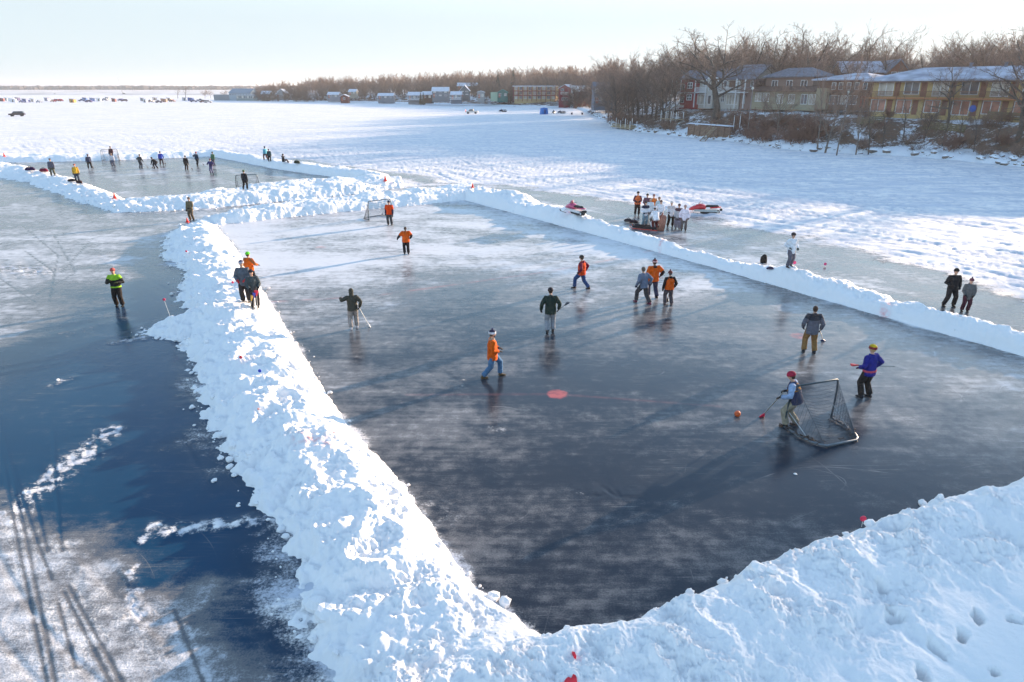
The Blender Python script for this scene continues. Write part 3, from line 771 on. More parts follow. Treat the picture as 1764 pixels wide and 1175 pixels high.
while xx < x1: rl.box(xx, xx+.035, -1.29, -1.25, fz2+.18, fz2+.9); xx += .17
rl.build('railing', simple('brown_rail', (.20, .09, .05)), g)
units = [(1514, 1551), (1558, 1596), (1607, 1647), (1656, 1700), (1708, 1753), (1763, 1808), (1818, 1862)]
for i, (a, c) in enumerate(units):
    for fl in range(2):
        off = -9 if fl == 0 else 0
        xa, xb = b.x(a+off), b.x(c+off); z0 = .2+fz2*fl
        n = 3; drk = (i+fl) % 2
        b.window(xa, xa+(xb-xa)*.70, z0+.25 if not drk else z0, z0+2.25, n=2, pm=(M_GLR, M_GLW, M_GLR, M_GL)[(i*2+fl) % 4], fw=.11, name='window')
        b.door(xa+(xb-xa)*.76, xb, z0-.1, z0+2.2, simple('motel_door', (.22, .09, .06)))
    if i % 1 == 0: b.post(b.x(a-4), -1.27, -.3, he-.25, simple('brown_rail', (.20, .09, .05)), .12)
MB().ball((b.x(1684), -.12, 1.25), (.5, .05, .55), 16, 8).build('round_sign', simple('sign_blue', (.03, .12, .5)), b.o, smooth=True)

# --- dark gabled house behind it
b = Bld('gabled_house', 1448, 1556, 152, 150, 180, 'brown timber house with a tall gable, behind the left end of the yellow motel')
wood = sidingmat('brown_siding', (.17, .09, .06)); x0, x1 = b.x(1448), b.x(1518)
b.wall(x0, b.x(1556), b.z(124), 9, wood)
b.gable_roof(x0, x1, 0, 9, b.z(124), b.z(106), M_THIN, 'x', wallmat=wood)
xg0, xg1 = b.x(1522), b.x(1558)
MB().box(xg0, xg1, -1.0, -.006, -.6, b.z(124)).build('wing', wood, b.o)
b.gable_roof(xg0, xg1, -1, 8, b.z(124), b.z(104), M_SLATE, 'y', wallmat=sidingmat('red_brown_siding', (.24, .10, .06)))
for u in (1532, 1543): b.window(b.x(u)-.5, b.x(u)+.5, b.z(133), b.z(124), y=-1.0, n=1)
for u in (1460, 1480, 1500): b.window(b.x(u)-.7, b.x(u)+.7, b.z(150), b.z(136), n=2)

# --- brown two storey building
b = Bld('timber_house', 1408, 1500, 141, 131, 184, 'dark brown two-storey house with a thin snow-covered roof and balcony, left of the yellow motel')
x0, x1 = b.x(1408), b.x(1500); tan = sidingmat('tan_siding', (.30, .25, .17)); eh = b.z(136)
b.wall(x0, x1, eh, 9, wood)
b.hip_roof(x0, x1, 0, 9, eh, b.z(125), M_THIN, ov=.9)
MB().box(x0+.2, b.x(1432), -.35, -.005, -.5, b.z(152)).build('bay', tan, b.o)
b.balcony(b.x(1434), x1, b.z(158), simple('brown_trim', (.12, .07, .05)), simple('brown_rail', (.20, .09, .05)), 1.5)
for u in (1436, 1448, 1462, 1476, 1490):
    b.window(b.x(u)-.45, b.x(u)+.45, b.z(155), b.z(142), n=1, pm=M_GL); 
for u, w in ((1440, 1.0), (1456, .6), (1472, .9)): b.window(b.x(u)-w, b.x(u)+w, b.z(180), b.z(164), n=2, pm=M_GLW if u == 1456 else M_GL)
b.door(b.x(1486), b.x(1486)+1.0, b.z(184), b.z(165), simple('red_door', (.33, .09, .05)))
for u in (1436, 1458, 1480, 1498): b.post(b.x(u), -1.4, -.4, b.z(158)-.2, simple('brown_trim', (.12, .07, .05)))

# --- tan house with the wide window
b = Bld('tan_house', 1296, 1410, 158, 143, 184, 'low tan house with a very wide many-paned window, right of the white balconies')
x0, x1 = b.x(1298), b.x(1409); e1 = b.z(158)
b.wall(x0, x1, e1, 9, sidingmat('tan_green_siding', (.33, .30, .21)))
r = MB().prismx([(-.9, e1), (2.6, e1+1.0), (2.6, e1+1.15), (-.9, e1+.18)], x0-.4, x1+.2).build('lower_roof', simple('brown_trim', (.12, .07, .05)), b.o)
b.wall(b.x(1304), b.x(1385), b.z(131), 6, sidingmat('mauve_siding', (.24, .16, .13)), y=2.4, name='upper_wall', z0=e1+.2)
b.hip_roof(b.x(1304), b.x(1385), 2.4, 8.4, b.z(131), b.z(116), M_SLATE, ov=.6)
b.window(b.x(1303), b.x(1327), b.z(176), b.z(160), n=5, pm=M_GLW)
for u in (1346, 1366, 1388, 1402): b.window(b.x(u)-.8, b.x(u)+.8, b.z(179), b.z(162), n=2, pm=(M_GL, M_GLW)[u % 4 == 2])
for u in (1320, 1345, 1370): b.window(b.x(u)-.8, b.x(u)+.8, b.z(150), b.z(138), y=2.4, n=2)

# --- white balconied house
b = Bld('balcony_house', 1204, 1300, 172, 160, 183.5, 'white two-storey house with long white balconies and glass doors, beside the small red house')
cream = sidingmat('cream_siding', (.50, .48, .44)); brk = brickmat('pink_brick', (.30, .19, .17), (.25, .16, .14))
x0, x1 = b.x(1205), b.x(1299); eh = b.z(136)
b.wall(x0, b.x(1275), eh, 10, cream); b.wall(b.x(1275)+.004, x1, eh, 9, brk, y=.3, name='brick_wall')
r = b.gable_roof(b.x(1250), x1, 0, 10, eh, b.z(113), M_SLATE, 'x', wallmat=cream)
b.gable_roof(b.x(1204), b.x(1250)-.45, 0, 10, eh, b.z(119), M_SLATE, 'x', ov=.3, wallmat=cream)
MB().prism([(b.x(1224), eh+.1), (b.x(1237), eh+.1), (b.x(1230.5), b.z(129))], -1.6, -.01).build('porch_gable', M_WHITE, b.o)
MB().box(b.x(1225), b.x(1236), -1.5, -.01, -.5, eh+.1).build('bay', cream, b.o)
fz = b.z(158.5)
b.balcony(b.x(1204), b.x(1223), fz, M_WHITE, M_WHITE, 1.6); b.balcony(b.x(1243), b.x(1275), fz, M_WHITE, M_WHITE, 1.6); b.balcony(b.x(1275)+.02, b.x(1290), fz, M_WHITE, simple('grey_rail', (.4, .37, .38)), 1.3)
b.window(b.x(1211), b.x(1220), b.z(147), b.z(139), n=2)
b.window(b.x(1228), b.x(1234), b.z(157), b.z(141), y=-1.5, n=1, pm=M_GLW); b.window(b.x(1228), b.x(1234), b.z(180), b.z(164), y=-1.5, n=1)
for u in (1204.5, 1223, 1243, 1275, 1290): b.post(b.x(u), -1.5, -.3, eh, M_WHITE, .2)
b.window(b.x(1203), b.x(1219), b.z(181), b.z(163), n=3, pm=M_GLW); b.window(b.x(1244), b.x(1250), b.z(176), b.z(162), n=2, cross=True)
b.window(b.x(1253), b.x(1273), b.z(180), b.z(163), n=4, pm=M_GLW); b.window(b.x(1246), b.x(1252), b.z(150), b.z(139), n=1); b.window(b.x(1268), b.x(1273), b.z(157), b.z(140), n=1, pm=M_GLW)
MB().box(b.x(1256), b.x(1266), -.12, -.004, b.z(152), b.z(139)).build('shutter_panel', sidingmat('brown_siding', (.17, .09, .06)), b.o)
b.window(b.x(1280), b.x(1284), b.z(178), b.z(164), y=.3, n=1); b.window(b.x(1291), b.x(1296), b.z(150), b.z(139), y=.3, n=2)

# --- small red house
b = Bld('red_house', 1167, 1204, 176, 172, 183, 'small red house with white-trimmed windows and a white porch, left of the white balconied house')
red = sidingmat('red_siding', (.27, .025, .035)); x0, x1 = b.x(1172), b.x(1203.5); eh = b.z(136)
b.wall(x0, x1, eh, 9, red); b.gable_roof(x0, x1, 0, 9, eh, b.z(122), M_SLATE, 'x', wallmat=red)
MB().box(x0-.05, x1, -.12, -.004, b.z(160.5), b.z(159)).build('trim', M_WHITE, b.o)
for (a, c) in ((153, 142), (173, 162)): b.window(b.x(1184), b.x(1193), b.z(a), b.z(c), n=2, cross=True, fw=.16)
for k, (zz, top) in enumerate(((b.z(160), b.z(145)), (b.z(182), b.z(166)))):
    b.window(b.x(1173), b.x(1180), zz+.6, top, n=2)
pc = MB().box(b.x(1165), b.x(1181), -2.2, -.006, b.z(161), b.z(160)).build('porch_roof', M_WHITE, b.o); MB().box(b.x(1165), b.x(1181), -2.2, -.006, -.3, b.z(181)).build('porch', M_WHITE, b.o)
for u in (1165.5, 1173, 1180.5): b.post(b.x(u), -2.1, -.3, b.z(138), M_WHITE, .16)
for z_ in (b.z(181), b.z(160)):
    rl = MB(); rl.box(b.x(1165), b.x(1181), -2.2, -2.14, z_+.9, z_+.97); xx = b.x(1165)
    while xx < b.x(1181): rl.box(xx, xx+.04, -2.19, -2.15, z_, z_+.9); xx += .2
    rl.build('railing', M_WHITE, b.o)
st = MB()
for k in range(7): st.box(b.x(1165)-.35*(k+1), b.x(1165)-.35*k, -2.1, -.8, b.z(181)-.2*(k+1)-.1, b.z(181)-.2*k-.02)
st.build('steps', M_WHITE, b.o)

# --- buildings farther along the shore
def cottage(name, u0, u1, Y, vb, ve, vr, wallc, roof, label, axis='x', nwin=2, floors=1, pm=None, sid=True, depth=8, chim=False, cat='house', Y1=None, deck=False):
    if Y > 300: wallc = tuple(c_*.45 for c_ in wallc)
    b = Bld(name, u0, u1, Y, Y1 or Y, vb, label, cat, sink=2.5)
    wm = sidingmat('siding_%d_%d_%d' % tuple(int(c*99) for c in wallc), wallc); x0, x1 = b.x(u0), b.x(u1); eh = b.z(ve)
    b.wall(x0, x1, eh, depth, wm); r = b.gable_roof(x0, x1, 0, depth, eh, b.z(vr), roof, axis, wallmat=wm)
    fh = eh/floors
    for f in range(floors):
        for i in range(nwin):
            xc = x0+(x1-x0)*(i+.5)/nwin
            b.window(xc-.55-.1*floors, xc+.55+.1*floors, fh*f+.8, fh*f+min(fh-.25, 2.2), n=2, pm=pm or (M_GL, M_GLW)[(i+f) % 2])
    b.door(x0+.6, x0+1.6, 0, 2.1, simple('red_door', (.33, .09, .05)))
    if chim: b.chimney(r, x0+(x1-x0)*.7, depth*.5, b.z(vr)-.6, b.z(vr)+1.0, brickmat('pink_brick', (.30, .19, .17), (.25, .16, .14)))
    if deck: b.balcony(x0, x1, .1, M_WHITE, M_WHITE, 2.2)
    return b
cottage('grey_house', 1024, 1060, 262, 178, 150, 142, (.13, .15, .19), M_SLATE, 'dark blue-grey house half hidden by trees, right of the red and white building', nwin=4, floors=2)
# red and white building
b = Bld('boathouse', 962, 1013, 372, 366, 177, 'red and white building at the bend of the shore right of the red apartment block', 'building', sink=3)
redb = sidingmat('barn_red', (.24, .03, .035)); x0, xm, x1 = b.x(963), b.x(983), b.x(1012)
b.wall(x0, xm, b.z(152), 10, redb); b.gable_roof(x0, xm, 0, 10, b.z(152), b.z(146), M_ROOFSNOW, 'y', wallmat=redb)
b.wall(xm+.005, b.x(1011), b.z(149), 9, M_WHITE, y=.5, name='white_wall'); MB().box(xm, b.x(1012), .1, 9.9, b.z(149), b.z(147.4)).build('flat_roof', M_ROOFSNOW, b.o)
MB().box(b.x(991), x1+.3, -2.5, .49, -3, b.z(158)).build('annex', redb, b.o)
b.balcony(x0, xm, b.z(164), redb, redb, 1.6); b.window(b.x(966), b.x(971), b.z(157), b.z(152.5), n=2); b.window(b.x(966), b.x(980), b.z(163), b.z(159), n=4, pm=M_GLW); b.window(b.x(968), b.x(978), b.z(173), b.z(168), n=3)
b.window(b.x(986), b.x(990), b.z(162), b.z(154), y=.5, n=1)
# red apartment block, three floors
b = Bld('apartment_block', 886, 958, 404, 396, 171.5, 'long three-storey red and yellow apartment block behind bare trees of the far shore', 'apartment block', sink=3)
x0, x1 = b.x(886), b.x(958); yel = brickmat('apartment_yellow_brick', (.50, .36, .16), (.44, .3, .14)); fl = [0, b.z(164), b.z(156.5)]; top = b.z(149)  # the apartment walls are plain yellow brick
b.wall(x0, x1, top, 10, yel); MB().box(x0-.5, x1+.5, -1.8, 10.5, top, top+.35).build('roof', M_ROOFSNOW, b.o)
for z_ in fl[1:]: b.balcony(x0, x1, z_, redb, redb, 1.6, h=1.05, step=.5, th=.3)
for z_ in fl:
    for i in range(9):
        xa = x0+(x1-x0)*(i+.12)/9; b.window(xa, xa+1.7, z_+.3, z_+2.1, n=2, pm=(M_GLW, M_GL)[(i+int(z_)) % 2])
for i in range(10): b.post(x0+(x1-x0)*i/9, -1.65, -1, top, redb, .22)
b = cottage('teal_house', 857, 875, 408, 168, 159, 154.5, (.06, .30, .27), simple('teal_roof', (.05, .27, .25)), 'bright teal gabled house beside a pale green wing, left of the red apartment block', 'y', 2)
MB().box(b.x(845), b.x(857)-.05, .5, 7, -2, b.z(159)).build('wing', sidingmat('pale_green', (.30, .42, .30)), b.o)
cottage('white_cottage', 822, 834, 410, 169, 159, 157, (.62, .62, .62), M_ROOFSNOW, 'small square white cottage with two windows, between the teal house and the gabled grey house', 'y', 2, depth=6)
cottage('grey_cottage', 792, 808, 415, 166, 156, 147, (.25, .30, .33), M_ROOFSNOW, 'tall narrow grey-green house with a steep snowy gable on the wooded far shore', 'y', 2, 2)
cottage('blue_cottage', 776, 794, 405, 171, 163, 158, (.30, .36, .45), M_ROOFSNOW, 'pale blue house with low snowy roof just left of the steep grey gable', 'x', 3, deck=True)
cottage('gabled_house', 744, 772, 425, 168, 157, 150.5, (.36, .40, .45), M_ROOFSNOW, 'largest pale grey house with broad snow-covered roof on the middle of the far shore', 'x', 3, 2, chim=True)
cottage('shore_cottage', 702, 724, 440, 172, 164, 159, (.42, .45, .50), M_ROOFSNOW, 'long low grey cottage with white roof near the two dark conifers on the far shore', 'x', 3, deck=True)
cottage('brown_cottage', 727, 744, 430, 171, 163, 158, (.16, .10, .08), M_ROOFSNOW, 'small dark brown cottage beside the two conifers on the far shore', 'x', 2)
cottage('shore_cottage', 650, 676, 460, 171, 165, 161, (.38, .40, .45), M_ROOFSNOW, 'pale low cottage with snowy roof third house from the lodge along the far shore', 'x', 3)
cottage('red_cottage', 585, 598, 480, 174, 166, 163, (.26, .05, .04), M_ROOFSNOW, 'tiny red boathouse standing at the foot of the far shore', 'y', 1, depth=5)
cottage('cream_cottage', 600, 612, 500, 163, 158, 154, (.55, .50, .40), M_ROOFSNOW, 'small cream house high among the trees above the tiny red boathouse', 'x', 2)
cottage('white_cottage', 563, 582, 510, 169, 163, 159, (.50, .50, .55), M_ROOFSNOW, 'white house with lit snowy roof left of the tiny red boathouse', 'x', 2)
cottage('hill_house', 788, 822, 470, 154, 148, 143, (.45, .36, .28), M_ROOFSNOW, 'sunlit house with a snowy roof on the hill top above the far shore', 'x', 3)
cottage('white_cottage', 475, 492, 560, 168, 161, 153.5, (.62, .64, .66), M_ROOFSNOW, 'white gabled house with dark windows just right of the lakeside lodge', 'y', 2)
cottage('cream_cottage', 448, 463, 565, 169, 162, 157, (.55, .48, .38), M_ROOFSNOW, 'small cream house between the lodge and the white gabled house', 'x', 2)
# lodge
b = Bld('lodge', 392, 448, 590, 585, 171, 'big pale blue lakeside lodge with a glazed lower wing on the point across the lake', 'lodge', sink=2)
blu = sidingmat('pale_blue_siding', (.28, .36, .42)); x0, x1 = b.x(393), b.x(430)
b.wall(x0, x1, b.z(160), 14, blu); b.gable_roof(x0, x1, 0, 14, b.z(160), b.z(153), simple('blue_roof', (.22, .28, .34)), 'x', wallmat=blu)
b.wall(b.x(413), b.x(448), b.z(164), 7, sidingmat('green_glass_wall', (.22, .27, .26)), y=-7.01, name='glazed_wing'); MB().box(b.x(412.5), b.x(448.5), -7.3, -.02, b.z(164), b.z(163.3)).build('flat_roof', M_ROOFSNOW, b.o)
for i in range(11): xa = b.x(414)+i*(b.x(447)-b.x(414))/11; b.window(xa, xa+1.1, .8, b.z(165.2), y=-7.01, n=1, pm=(M_GL, M_GLW)[i % 3 == 0])
for i in range(8): xa = x0+.5+i*(x1-x0)/8; b.window(xa, xa+1.2, b.z(164)-.2, b.z(161.5), n=1)
MB().box(b.x(366), x0-.02, 0, 2, -2, b.z(163)).build('garden_wall', simple('stone_wall', (.2, .22, .24)), b.o)
MB().tube([(b.x(411), 6, b.z(153)), (b.x(411), 6, b.z(139))], [.18, .06], 5).build('mast', simple('mast_grey', (.3, .3, .3)), b.o)

# ================================================================ things on the bluff and at its foot
def deck(u0, u1, v0, v1, name, label, cat, mat, z_up=1.5):
    a = gs(u0, v0); c = gs(u1, v1); o = empty(name, a, math.atan2(c[1]-a[1], c[0]-a[0])); tag(o, label, cat)
    return o, math.hypot(c[0]-a[0], c[1]-a[1])
M_DOCKW = simple('weathered_wood', (.20, .12, .08), var=.3, scale=4); M_DOCKT = simple('tan_wood', (.36, .28, .18), var=.25, scale=4)
o, w_ = deck(1186, 1258, 234, 239, 'retaining_wall', 'rust-brown timber retaining wall under the forked oak at the shore', 'retaining wall', M_DOCKW)
m = MB()
for k in range(7): m.box(0, w_, -.12+.02*(k % 2), .1, -.4+k*.34, -.4+k*.34+.32)
m.build('planks', M_DOCKW, o)
for k in range(8): MB().box(k*w_/7-.1, k*w_/7+.1, -.28, -.125, -.5, 2.2).build('post', M_DOCKW, o)
MB().box(-.1, w_+.1, -.3, .5, 2.21, 2.4).build('snow_cap', M_ROOFSNOW, o)
o, w_ = deck(1058, 1092, 221, 224, 'stored_dock', 'tan dock sections with white posts pulled up on the shore beyond the red snowmobile', 'dock', M_DOCKT)
for k in range(3): MB().box(.2*k, w_-.3*k, -1+.2*k, 1-.1*k, .35+.3*k, .55+.3*k).build('deck', M_DOCKT, o)
for k in range(5):
    for y_ in (-.9, .9): MB().tube([(k*w_/4.3+.3, y_, -.3), (k*w_/4.3+.3+.05, y_, 2.1+.5*(k % 2))], .07, 6).build('post', M_WHITE, o)
o, w_ = deck(1143, 1172, 212, 214, 'stored_dock', 'white-posted dock frame stored on the snowy slope left of the retaining wall', 'dock', M_DOCKT)
MB().box(0, w_, -1, 1, .9, 1.05).build('deck', M_DOCKT, o)
for k in range(4):
    for y_ in (-.9, .9): MB().tube([(k*w_/3.3+.2, y_, -.3), (k*w_/3.3+.2, y_, 2.6)], .08, 6).build('post', M_WHITE, o)
o, w_ = deck(1212, 1240, 244, 240, 'stairway', 'timber steps leading from the ice up past the retaining wall', 'stairs', M_DOCKW)
for sx in (0, 1.1):
    MB().prism([(0, -.2), (.3, -.2), (4.6, 2.3), (4.3, 2.3)], sx, sx+.08).build('stringer', M_DOCKW, o)
    MB().tube([(0, sx, .8), (4.4, sx, 3.2)], .04, 5).build('handrail', M_DOCKT, o)
m = MB()
for k in range(10): m.box(.2+k*.43, .55+k*.43, .08, 1.1, .0+k*.25, .06+k*.25)
m.build('treads', M_DOCKT, o)
for i, (u, v, h, lab) in enumerate(((1288, 228, 7.6, 'tall thin pole with a globe lamp on the bluff before the brick wall'), (1272, 236, 3.8, 'short white pole standing at the shore below the globe lamp'),
                      (1262, 234, 3.4, 'short white pole nearer the retaining wall'), (1165, 184, 6.0, 'white flagpole beside the porch of the red house'), (1453, 212, 4.5, 'lamp post with a pale lantern in front of the dark timber house'))):
    p = gs(u, v); o = empty('lamp_post' if i in (0, 4) else 'pole', p); tag(o, lab, 'lamp post' if i in (0, 4) else 'pole', None)
    MB().tube([(0, 0, -.3), (0, 0, h)], [.07, .05], 6).build('shaft', M_WHITE if i not in (0,) else simple('mast_grey', (.3, .3, .3)), o)
    MB().ball((0, 0, h+.15), .24 if i in (0, 4) else .08, 8, 6).build('globe' if i in (0, 4) else 'cap', simple('pale_globe', (.7, .68, .6)), o, smooth=True)
for (u0, v0, u1, v1, lab) in ((1065, 205, 1150, 208, 'low grey wooden railing along the shore left of the white-posted dock frame'), (1300, 196, 1342, 197, 'brown railing at the top of the snowy slope below the wide window'),
                              (1262, 203, 1300, 206, 'thin railing halfway up the snowy slope below the white balconies'), (1700, 206, 1790, 214, 'olive-brown board fence on the bluff below the yellow motel'), (1475, 218, 1522, 214, 'long dark board fence between the slender trees left of the motel'), (1590, 226, 1660, 230, 'low dark board fence in the snow right of the slender trees')):
    a = gs(u0, v0); c = gs(u1, v1); o = empty('fence', a, math.atan2(c[1]-a[1], c[0]-a[0])); tag(o, lab, 'fence'); L_ = math.hypot(c[0]-a[0], c[1]-a[1]); dz = c[2]-a[2]
    mm = simple('olive_boards', (.17, .14, .07), var=.3, scale=3) if u0 > 1400 else M_DOCKW
    n = max(3, int(L_/2.2))
    for k in range(n+1): MB().box(k*L_/n-.06, k*L_/n+.06, -.06, .06, dz*k/n-.5, dz*k/n+1.25).build('post', mm, o)
    m = MB()
    for zz in ((.35, .75, 1.1) if u0 < 1400 else (.15, .42, .69, .96)):
        hh = .06 if u0 < 1400 else .22
        for k in range(n):
            xa, xb = k*L_/n, (k+1)*L_/n; za, zb = dz*k/n+zz, dz*(k+1)/n+zz
            m.add([(xa, -.1, za), (xb, -.1, zb), (xb, -.065, zb), (xa, -.065, za), (xa, -.1, za+hh), (xb, -.1, zb+hh), (xb, -.065, zb+hh), (xa, -.065, za+hh)], [(0,3,2,1),(4,5,6,7),(0,1,5,4),(1,2,6,5),(2,3,7,6),(3,0,4,7)])
    m.build('rails', mm, o)
# snow-capped boulders of the shore: nobody could count them
def riprap():
    m = MB(); rr = random.Random(3); pts = SHORE[1:16]
    for (a, c) in zip(pts[:-1], pts[1:]):
        L_ = math.hypot(c[0]-a[0], c[1]-a[1]); n = int(L_*1.5)
        for k in range(n):
            t = rr.random(); x = a[0]+(c[0]-a[0])*t; y = a[1]+(c[1]-a[1])*t; nx, ny = (c[1]-a[1])/L_, -(c[0]-a[0])/L_
            s_ = abs(rr.gauss(0, 1.6))+.1; x += nx*s_; y += ny*s_; r_ = rr.uniform(.18, .6)
            z = float(shore_height(np.array([x]), np.array([y]))[0][0])
            b0 = len(m.v); m.ball((x, y, z+r_*.15), (r_*rr.uniform(.8, 1.4), r_*rr.uniform(.8, 1.3), r_*rr.uniform(.5, .9)), 6, 5)
            for i in range(b0, len(m.v)):
                v = m.v[i]; m.v[i] = (v[0]+rr.uniform(-.15, .15)*r_, v[1]+rr.uniform(-.15, .15)*r_, v[2]+rr.uniform(-.12, .12)*r_)
    mt, t, b_ = nodemat('snow_capped_rock'); gn = N(t, 'ShaderNodeNewGeometry'); sp = N(t, 'ShaderNodeSeparateXYZ'); t.links.new(gn.outputs['Normal'], sp.inputs[0])
    P = N(t, 'ShaderNodeTexCoord').outputs['Object']
    f = ramp01(t, math_node(t, 'ADD', sp.outputs['Z'], math_node(t, 'MULTIPLY', math_node(t, 'SUBTRACT', noise_node(t, P, 2, 4), .5), 1.2)), .25, .5)
    t.links.new(mixc(t, f, mixc(t, noise_node(t, P, 1.0, 4), (.09, .075, .065), (.24, .20, .17)), (.80, .83, .88)), b_.inputs['Base Color']); b_.inputs['Roughness'].default_value = .85
    tag(m.build('boulders', mt), 'snow-capped boulders piled along the foot of the wooded shore', 'boulders', kind='stuff')
riprap()
# ================================================================ trees, planted
_su = [1045, 1050, 1080, 1120, 1200, 1280, 1330, 1400, 1540, 1640, 1764, 1900]; _sv = [212, 216, 224, 230, 238, 246, 255, 262, 268, 276, 288, 300]
def shoreY(u): return float(gp(u, np.interp(u, _su, _sv))[1]) if u >= 1045 else float(np.interp(u, [440, 500, 600, 700, 800, 900, 1010, 1044], [553, 535, 520, 500, 460, 388, 345, 300]))
PROF = ([430, 480, 530, 560, 640, 700, 760, 800, 850, 880, 900, 960, 1010, 1045, 1080, 1120, 1160, 1200, 1240, 1260, 1290, 1340, 1380, 1420, 1460, 1500, 1560, 1620, 1680, 1720, 1764, 1900],
        [150, 144, 138, 135, 134, 128, 128, 125, 124, 120, 118, 116, 118, 105, 98, 92, 88, 84, 80, 70, 68, 72, 70, 68, 76, 70, 84, 82, 68, 62, 66, 60])
def prof(u): return float(np.interp(u, *PROF))-7-11*float(sst(1040, 1120, u))
# landmark trees
for (key, u, v, top, wide, lab) in (
    ('oak0', 1232, 207, 34, 1.5, 'huge spreading oak with a forked trunk in front of the white balconies'),
    ('oak1', 1178, 186, 50, 1.4, 'thick-trunked oak in front of the small red house'),
    ('wood1', 1163, 196, 96, .9, 'slim dark tree at the white porch of the red house'),
    ('wood0', 1262, 183, 40, .9, 'tall open tree rising behind the roof right of the forked oak'),
    ('wood0', 1339, 236, 108, .95, 'bushy brown tree standing in front of the wide-windowed tan house'),
    ('wood3', 1316, 204, 150, .7, 'small thin dark tree on the snowy slope below the tan house'),
    ('tall0', 1407, 262, 92, .9, 'pale slender tree at the left edge of the brown thicket'),
    ('wood2', 1421, 264, 120, .9, 'crooked low tree at the ice edge beside the pale slender tree'),
    ('tall1', 1441, 268, 80, .75, 'straight pale-trunked tree standing alone at the ice in front of the dark timber house'),
    ('tall2', 1474, 267, 108, .9, 'leaning double tree left of the long board fence'),
    ('open1', 1496, 266, 150, .8, 'thin crooked sapling tree at the ice below the board fence'),
    ('open1', 1488, 178, 32, .9, 'bare tall tree reaching above the roof of the brown gabled house'),
    ('tall1', 1512, 176, 36, .8, 'second bare tall tree above the gabled roof'),
    ('oak1', 1633, 215, 84, .75, 'tree with spreading crown in the middle of the yellow motel front'),
    ('oak0', 1752, 244, 44, 1.0, 'big tree at the right end of the yellow motel'),
    ('oak1', 1838, 262, -40, .8, 'great tree whose branches reach into the top right corner'),
    ('wood1', 1300, 176, 42, 1.0, 'tall upright tree left of the pair of open trees behind the tan house'),
    ('oak1', 1332, 176, 44, 1.0, 'tall upright tree right of the pair of open trees behind the tan house'),
    ('wood3', 1062, 214, 112, .9, 'dark tree at the tip of the wooded point'),
    ('wood0', 1100, 205, 92, 1.0, 'wide brown tree on the wooded point above the stored dock sections'),
    ('wood2', 1130, 206, 96, .9, 'dense brown tree between the wooded point and the red house')):
    if v < 186:
        Y_ = {1262: 186, 1488: 172, 1512: 168, 1300: 190, 1332: 182, 1178: 168}.get(u, 185); p = pd(u, v, Y_); x_, y_ = p[0], Y_
    else: x_, y_, _z = gs(u, v)
    z_ = surf(x_, y_); plant(key, x_, y_, top_z(u, top, y_)-z_, lab, 'bare trees along the shore', wide=wide)
for (key, u, top, Yo, wide, lab) in (('wood2', 1205, 56, 50, 1.2, 'round-crowned tree standing highest behind the small red house'), ('oak1', 1385, 56, 52, 1.3, 'broad bare tree towering behind the tan house'), ('oak0', 1432, 60, 60, 1.2, 'broad bare tree towering behind the dark timber house'),
        ('wood0', 1462, 66, 66, 1.2, 'rounded tree between the timber house and the gabled house'), ('wood3', 1690, 50, 48, 1.3, 'tallest rounded reddish crown above the middle of the motel roof'), ('wood1', 1722, 56, 52, 1.2, 'rounded crown right of the tallest one above the motel roof'), ('oak1', 1612, 74, 55, 1.3, 'spreading crown above the left half of the motel roof'), ('wood0', 1140, 80, 40, 1.2, 'rounded dark crown above the wooded point')):
    Y_ = shoreY(u)+Yo; p_ = pd(u, 150, Y_); z_ = surf(p_[0], Y_); plant(key, p_[0], Y_, top_z(u, top, Y_)-z_, lab, 'bare trees along the shore', wide=wide)
n_t = [29]
# rows on the right shore
def zone(u, k):
    if u < 1165: return ('bare tree among the dense brown wood on the point left of the red house', 'dense wood on the point')
    if u < 1300: return ('bare brown tree in the wood behind the white balconied and red houses', 'wood behind the white and red houses')
    if u < 1500: return ('bare brown tree in the wood behind the tan and dark timber houses', 'wood behind the brown houses')
    return ('bare reddish brown tree in the wood behind the yellow motel', 'wood behind the motel')
for k, (off, du, sh) in enumerate(((44, 22, 3), (66, 25, 0), (95, 30, -2))):
    u = 1046+k*6
    while u < 1860:
        Y_ = shoreY(u)+off*(1+.3*(u < 1200))+trng.uniform(-8, 8); p = pd(u, 150, Y_)
        top = prof(u)+trng.uniform(-12, 26)+sh; z_ = surf(p[0], Y_)
        lab, gr = zone(u, k); plant(trng.choice(['wood0', 'wood1', 'wood2', 'wood3', 'tall0', 'oak1', 'tall2', 'open0']), p[0], Y_, max(6, top_z(u, top, Y_)-z_), lab, gr, wide=trng.uniform(.9, 1.25)); n_t[0] += 1
        u += du*trng.uniform(.8, 1.25)
# front row on the point (no houses in front) and slender ones on the bluff
for i in range(15):
    u = 1050+i*7.5; Y_ = shoreY(u)+trng.uniform(9, 32); p = pd(u, 150, Y_); z_ = surf(p[0], Y_)
    plant(trng.choice(['wood0', 'wood1', 'wood3', 'tall1']), p[0], Y_, top_z(u, prof(u)+trng.uniform(6, 26), Y_)-z_, 'dark bare tree at the front of the wooded point', 'front trees of the wooded point', wide=1.1); n_t[0] += 1
for i in range(8):
    u = 1505+i*34+trng.uniform(-8, 8); Y_ = shoreY(u)+trng.uniform(3, 11); p = pd(u, 150, Y_); z_ = surf(p[0], Y_)
    plant(trng.choice(['open0', 'open1', 'tall0', 'wood3']), p[0], Y_, trng.uniform(5, 9), 'small bare tree growing on the bank below the yellow motel', 'small trees below the motel', wide=.8); n_t[0] += 1
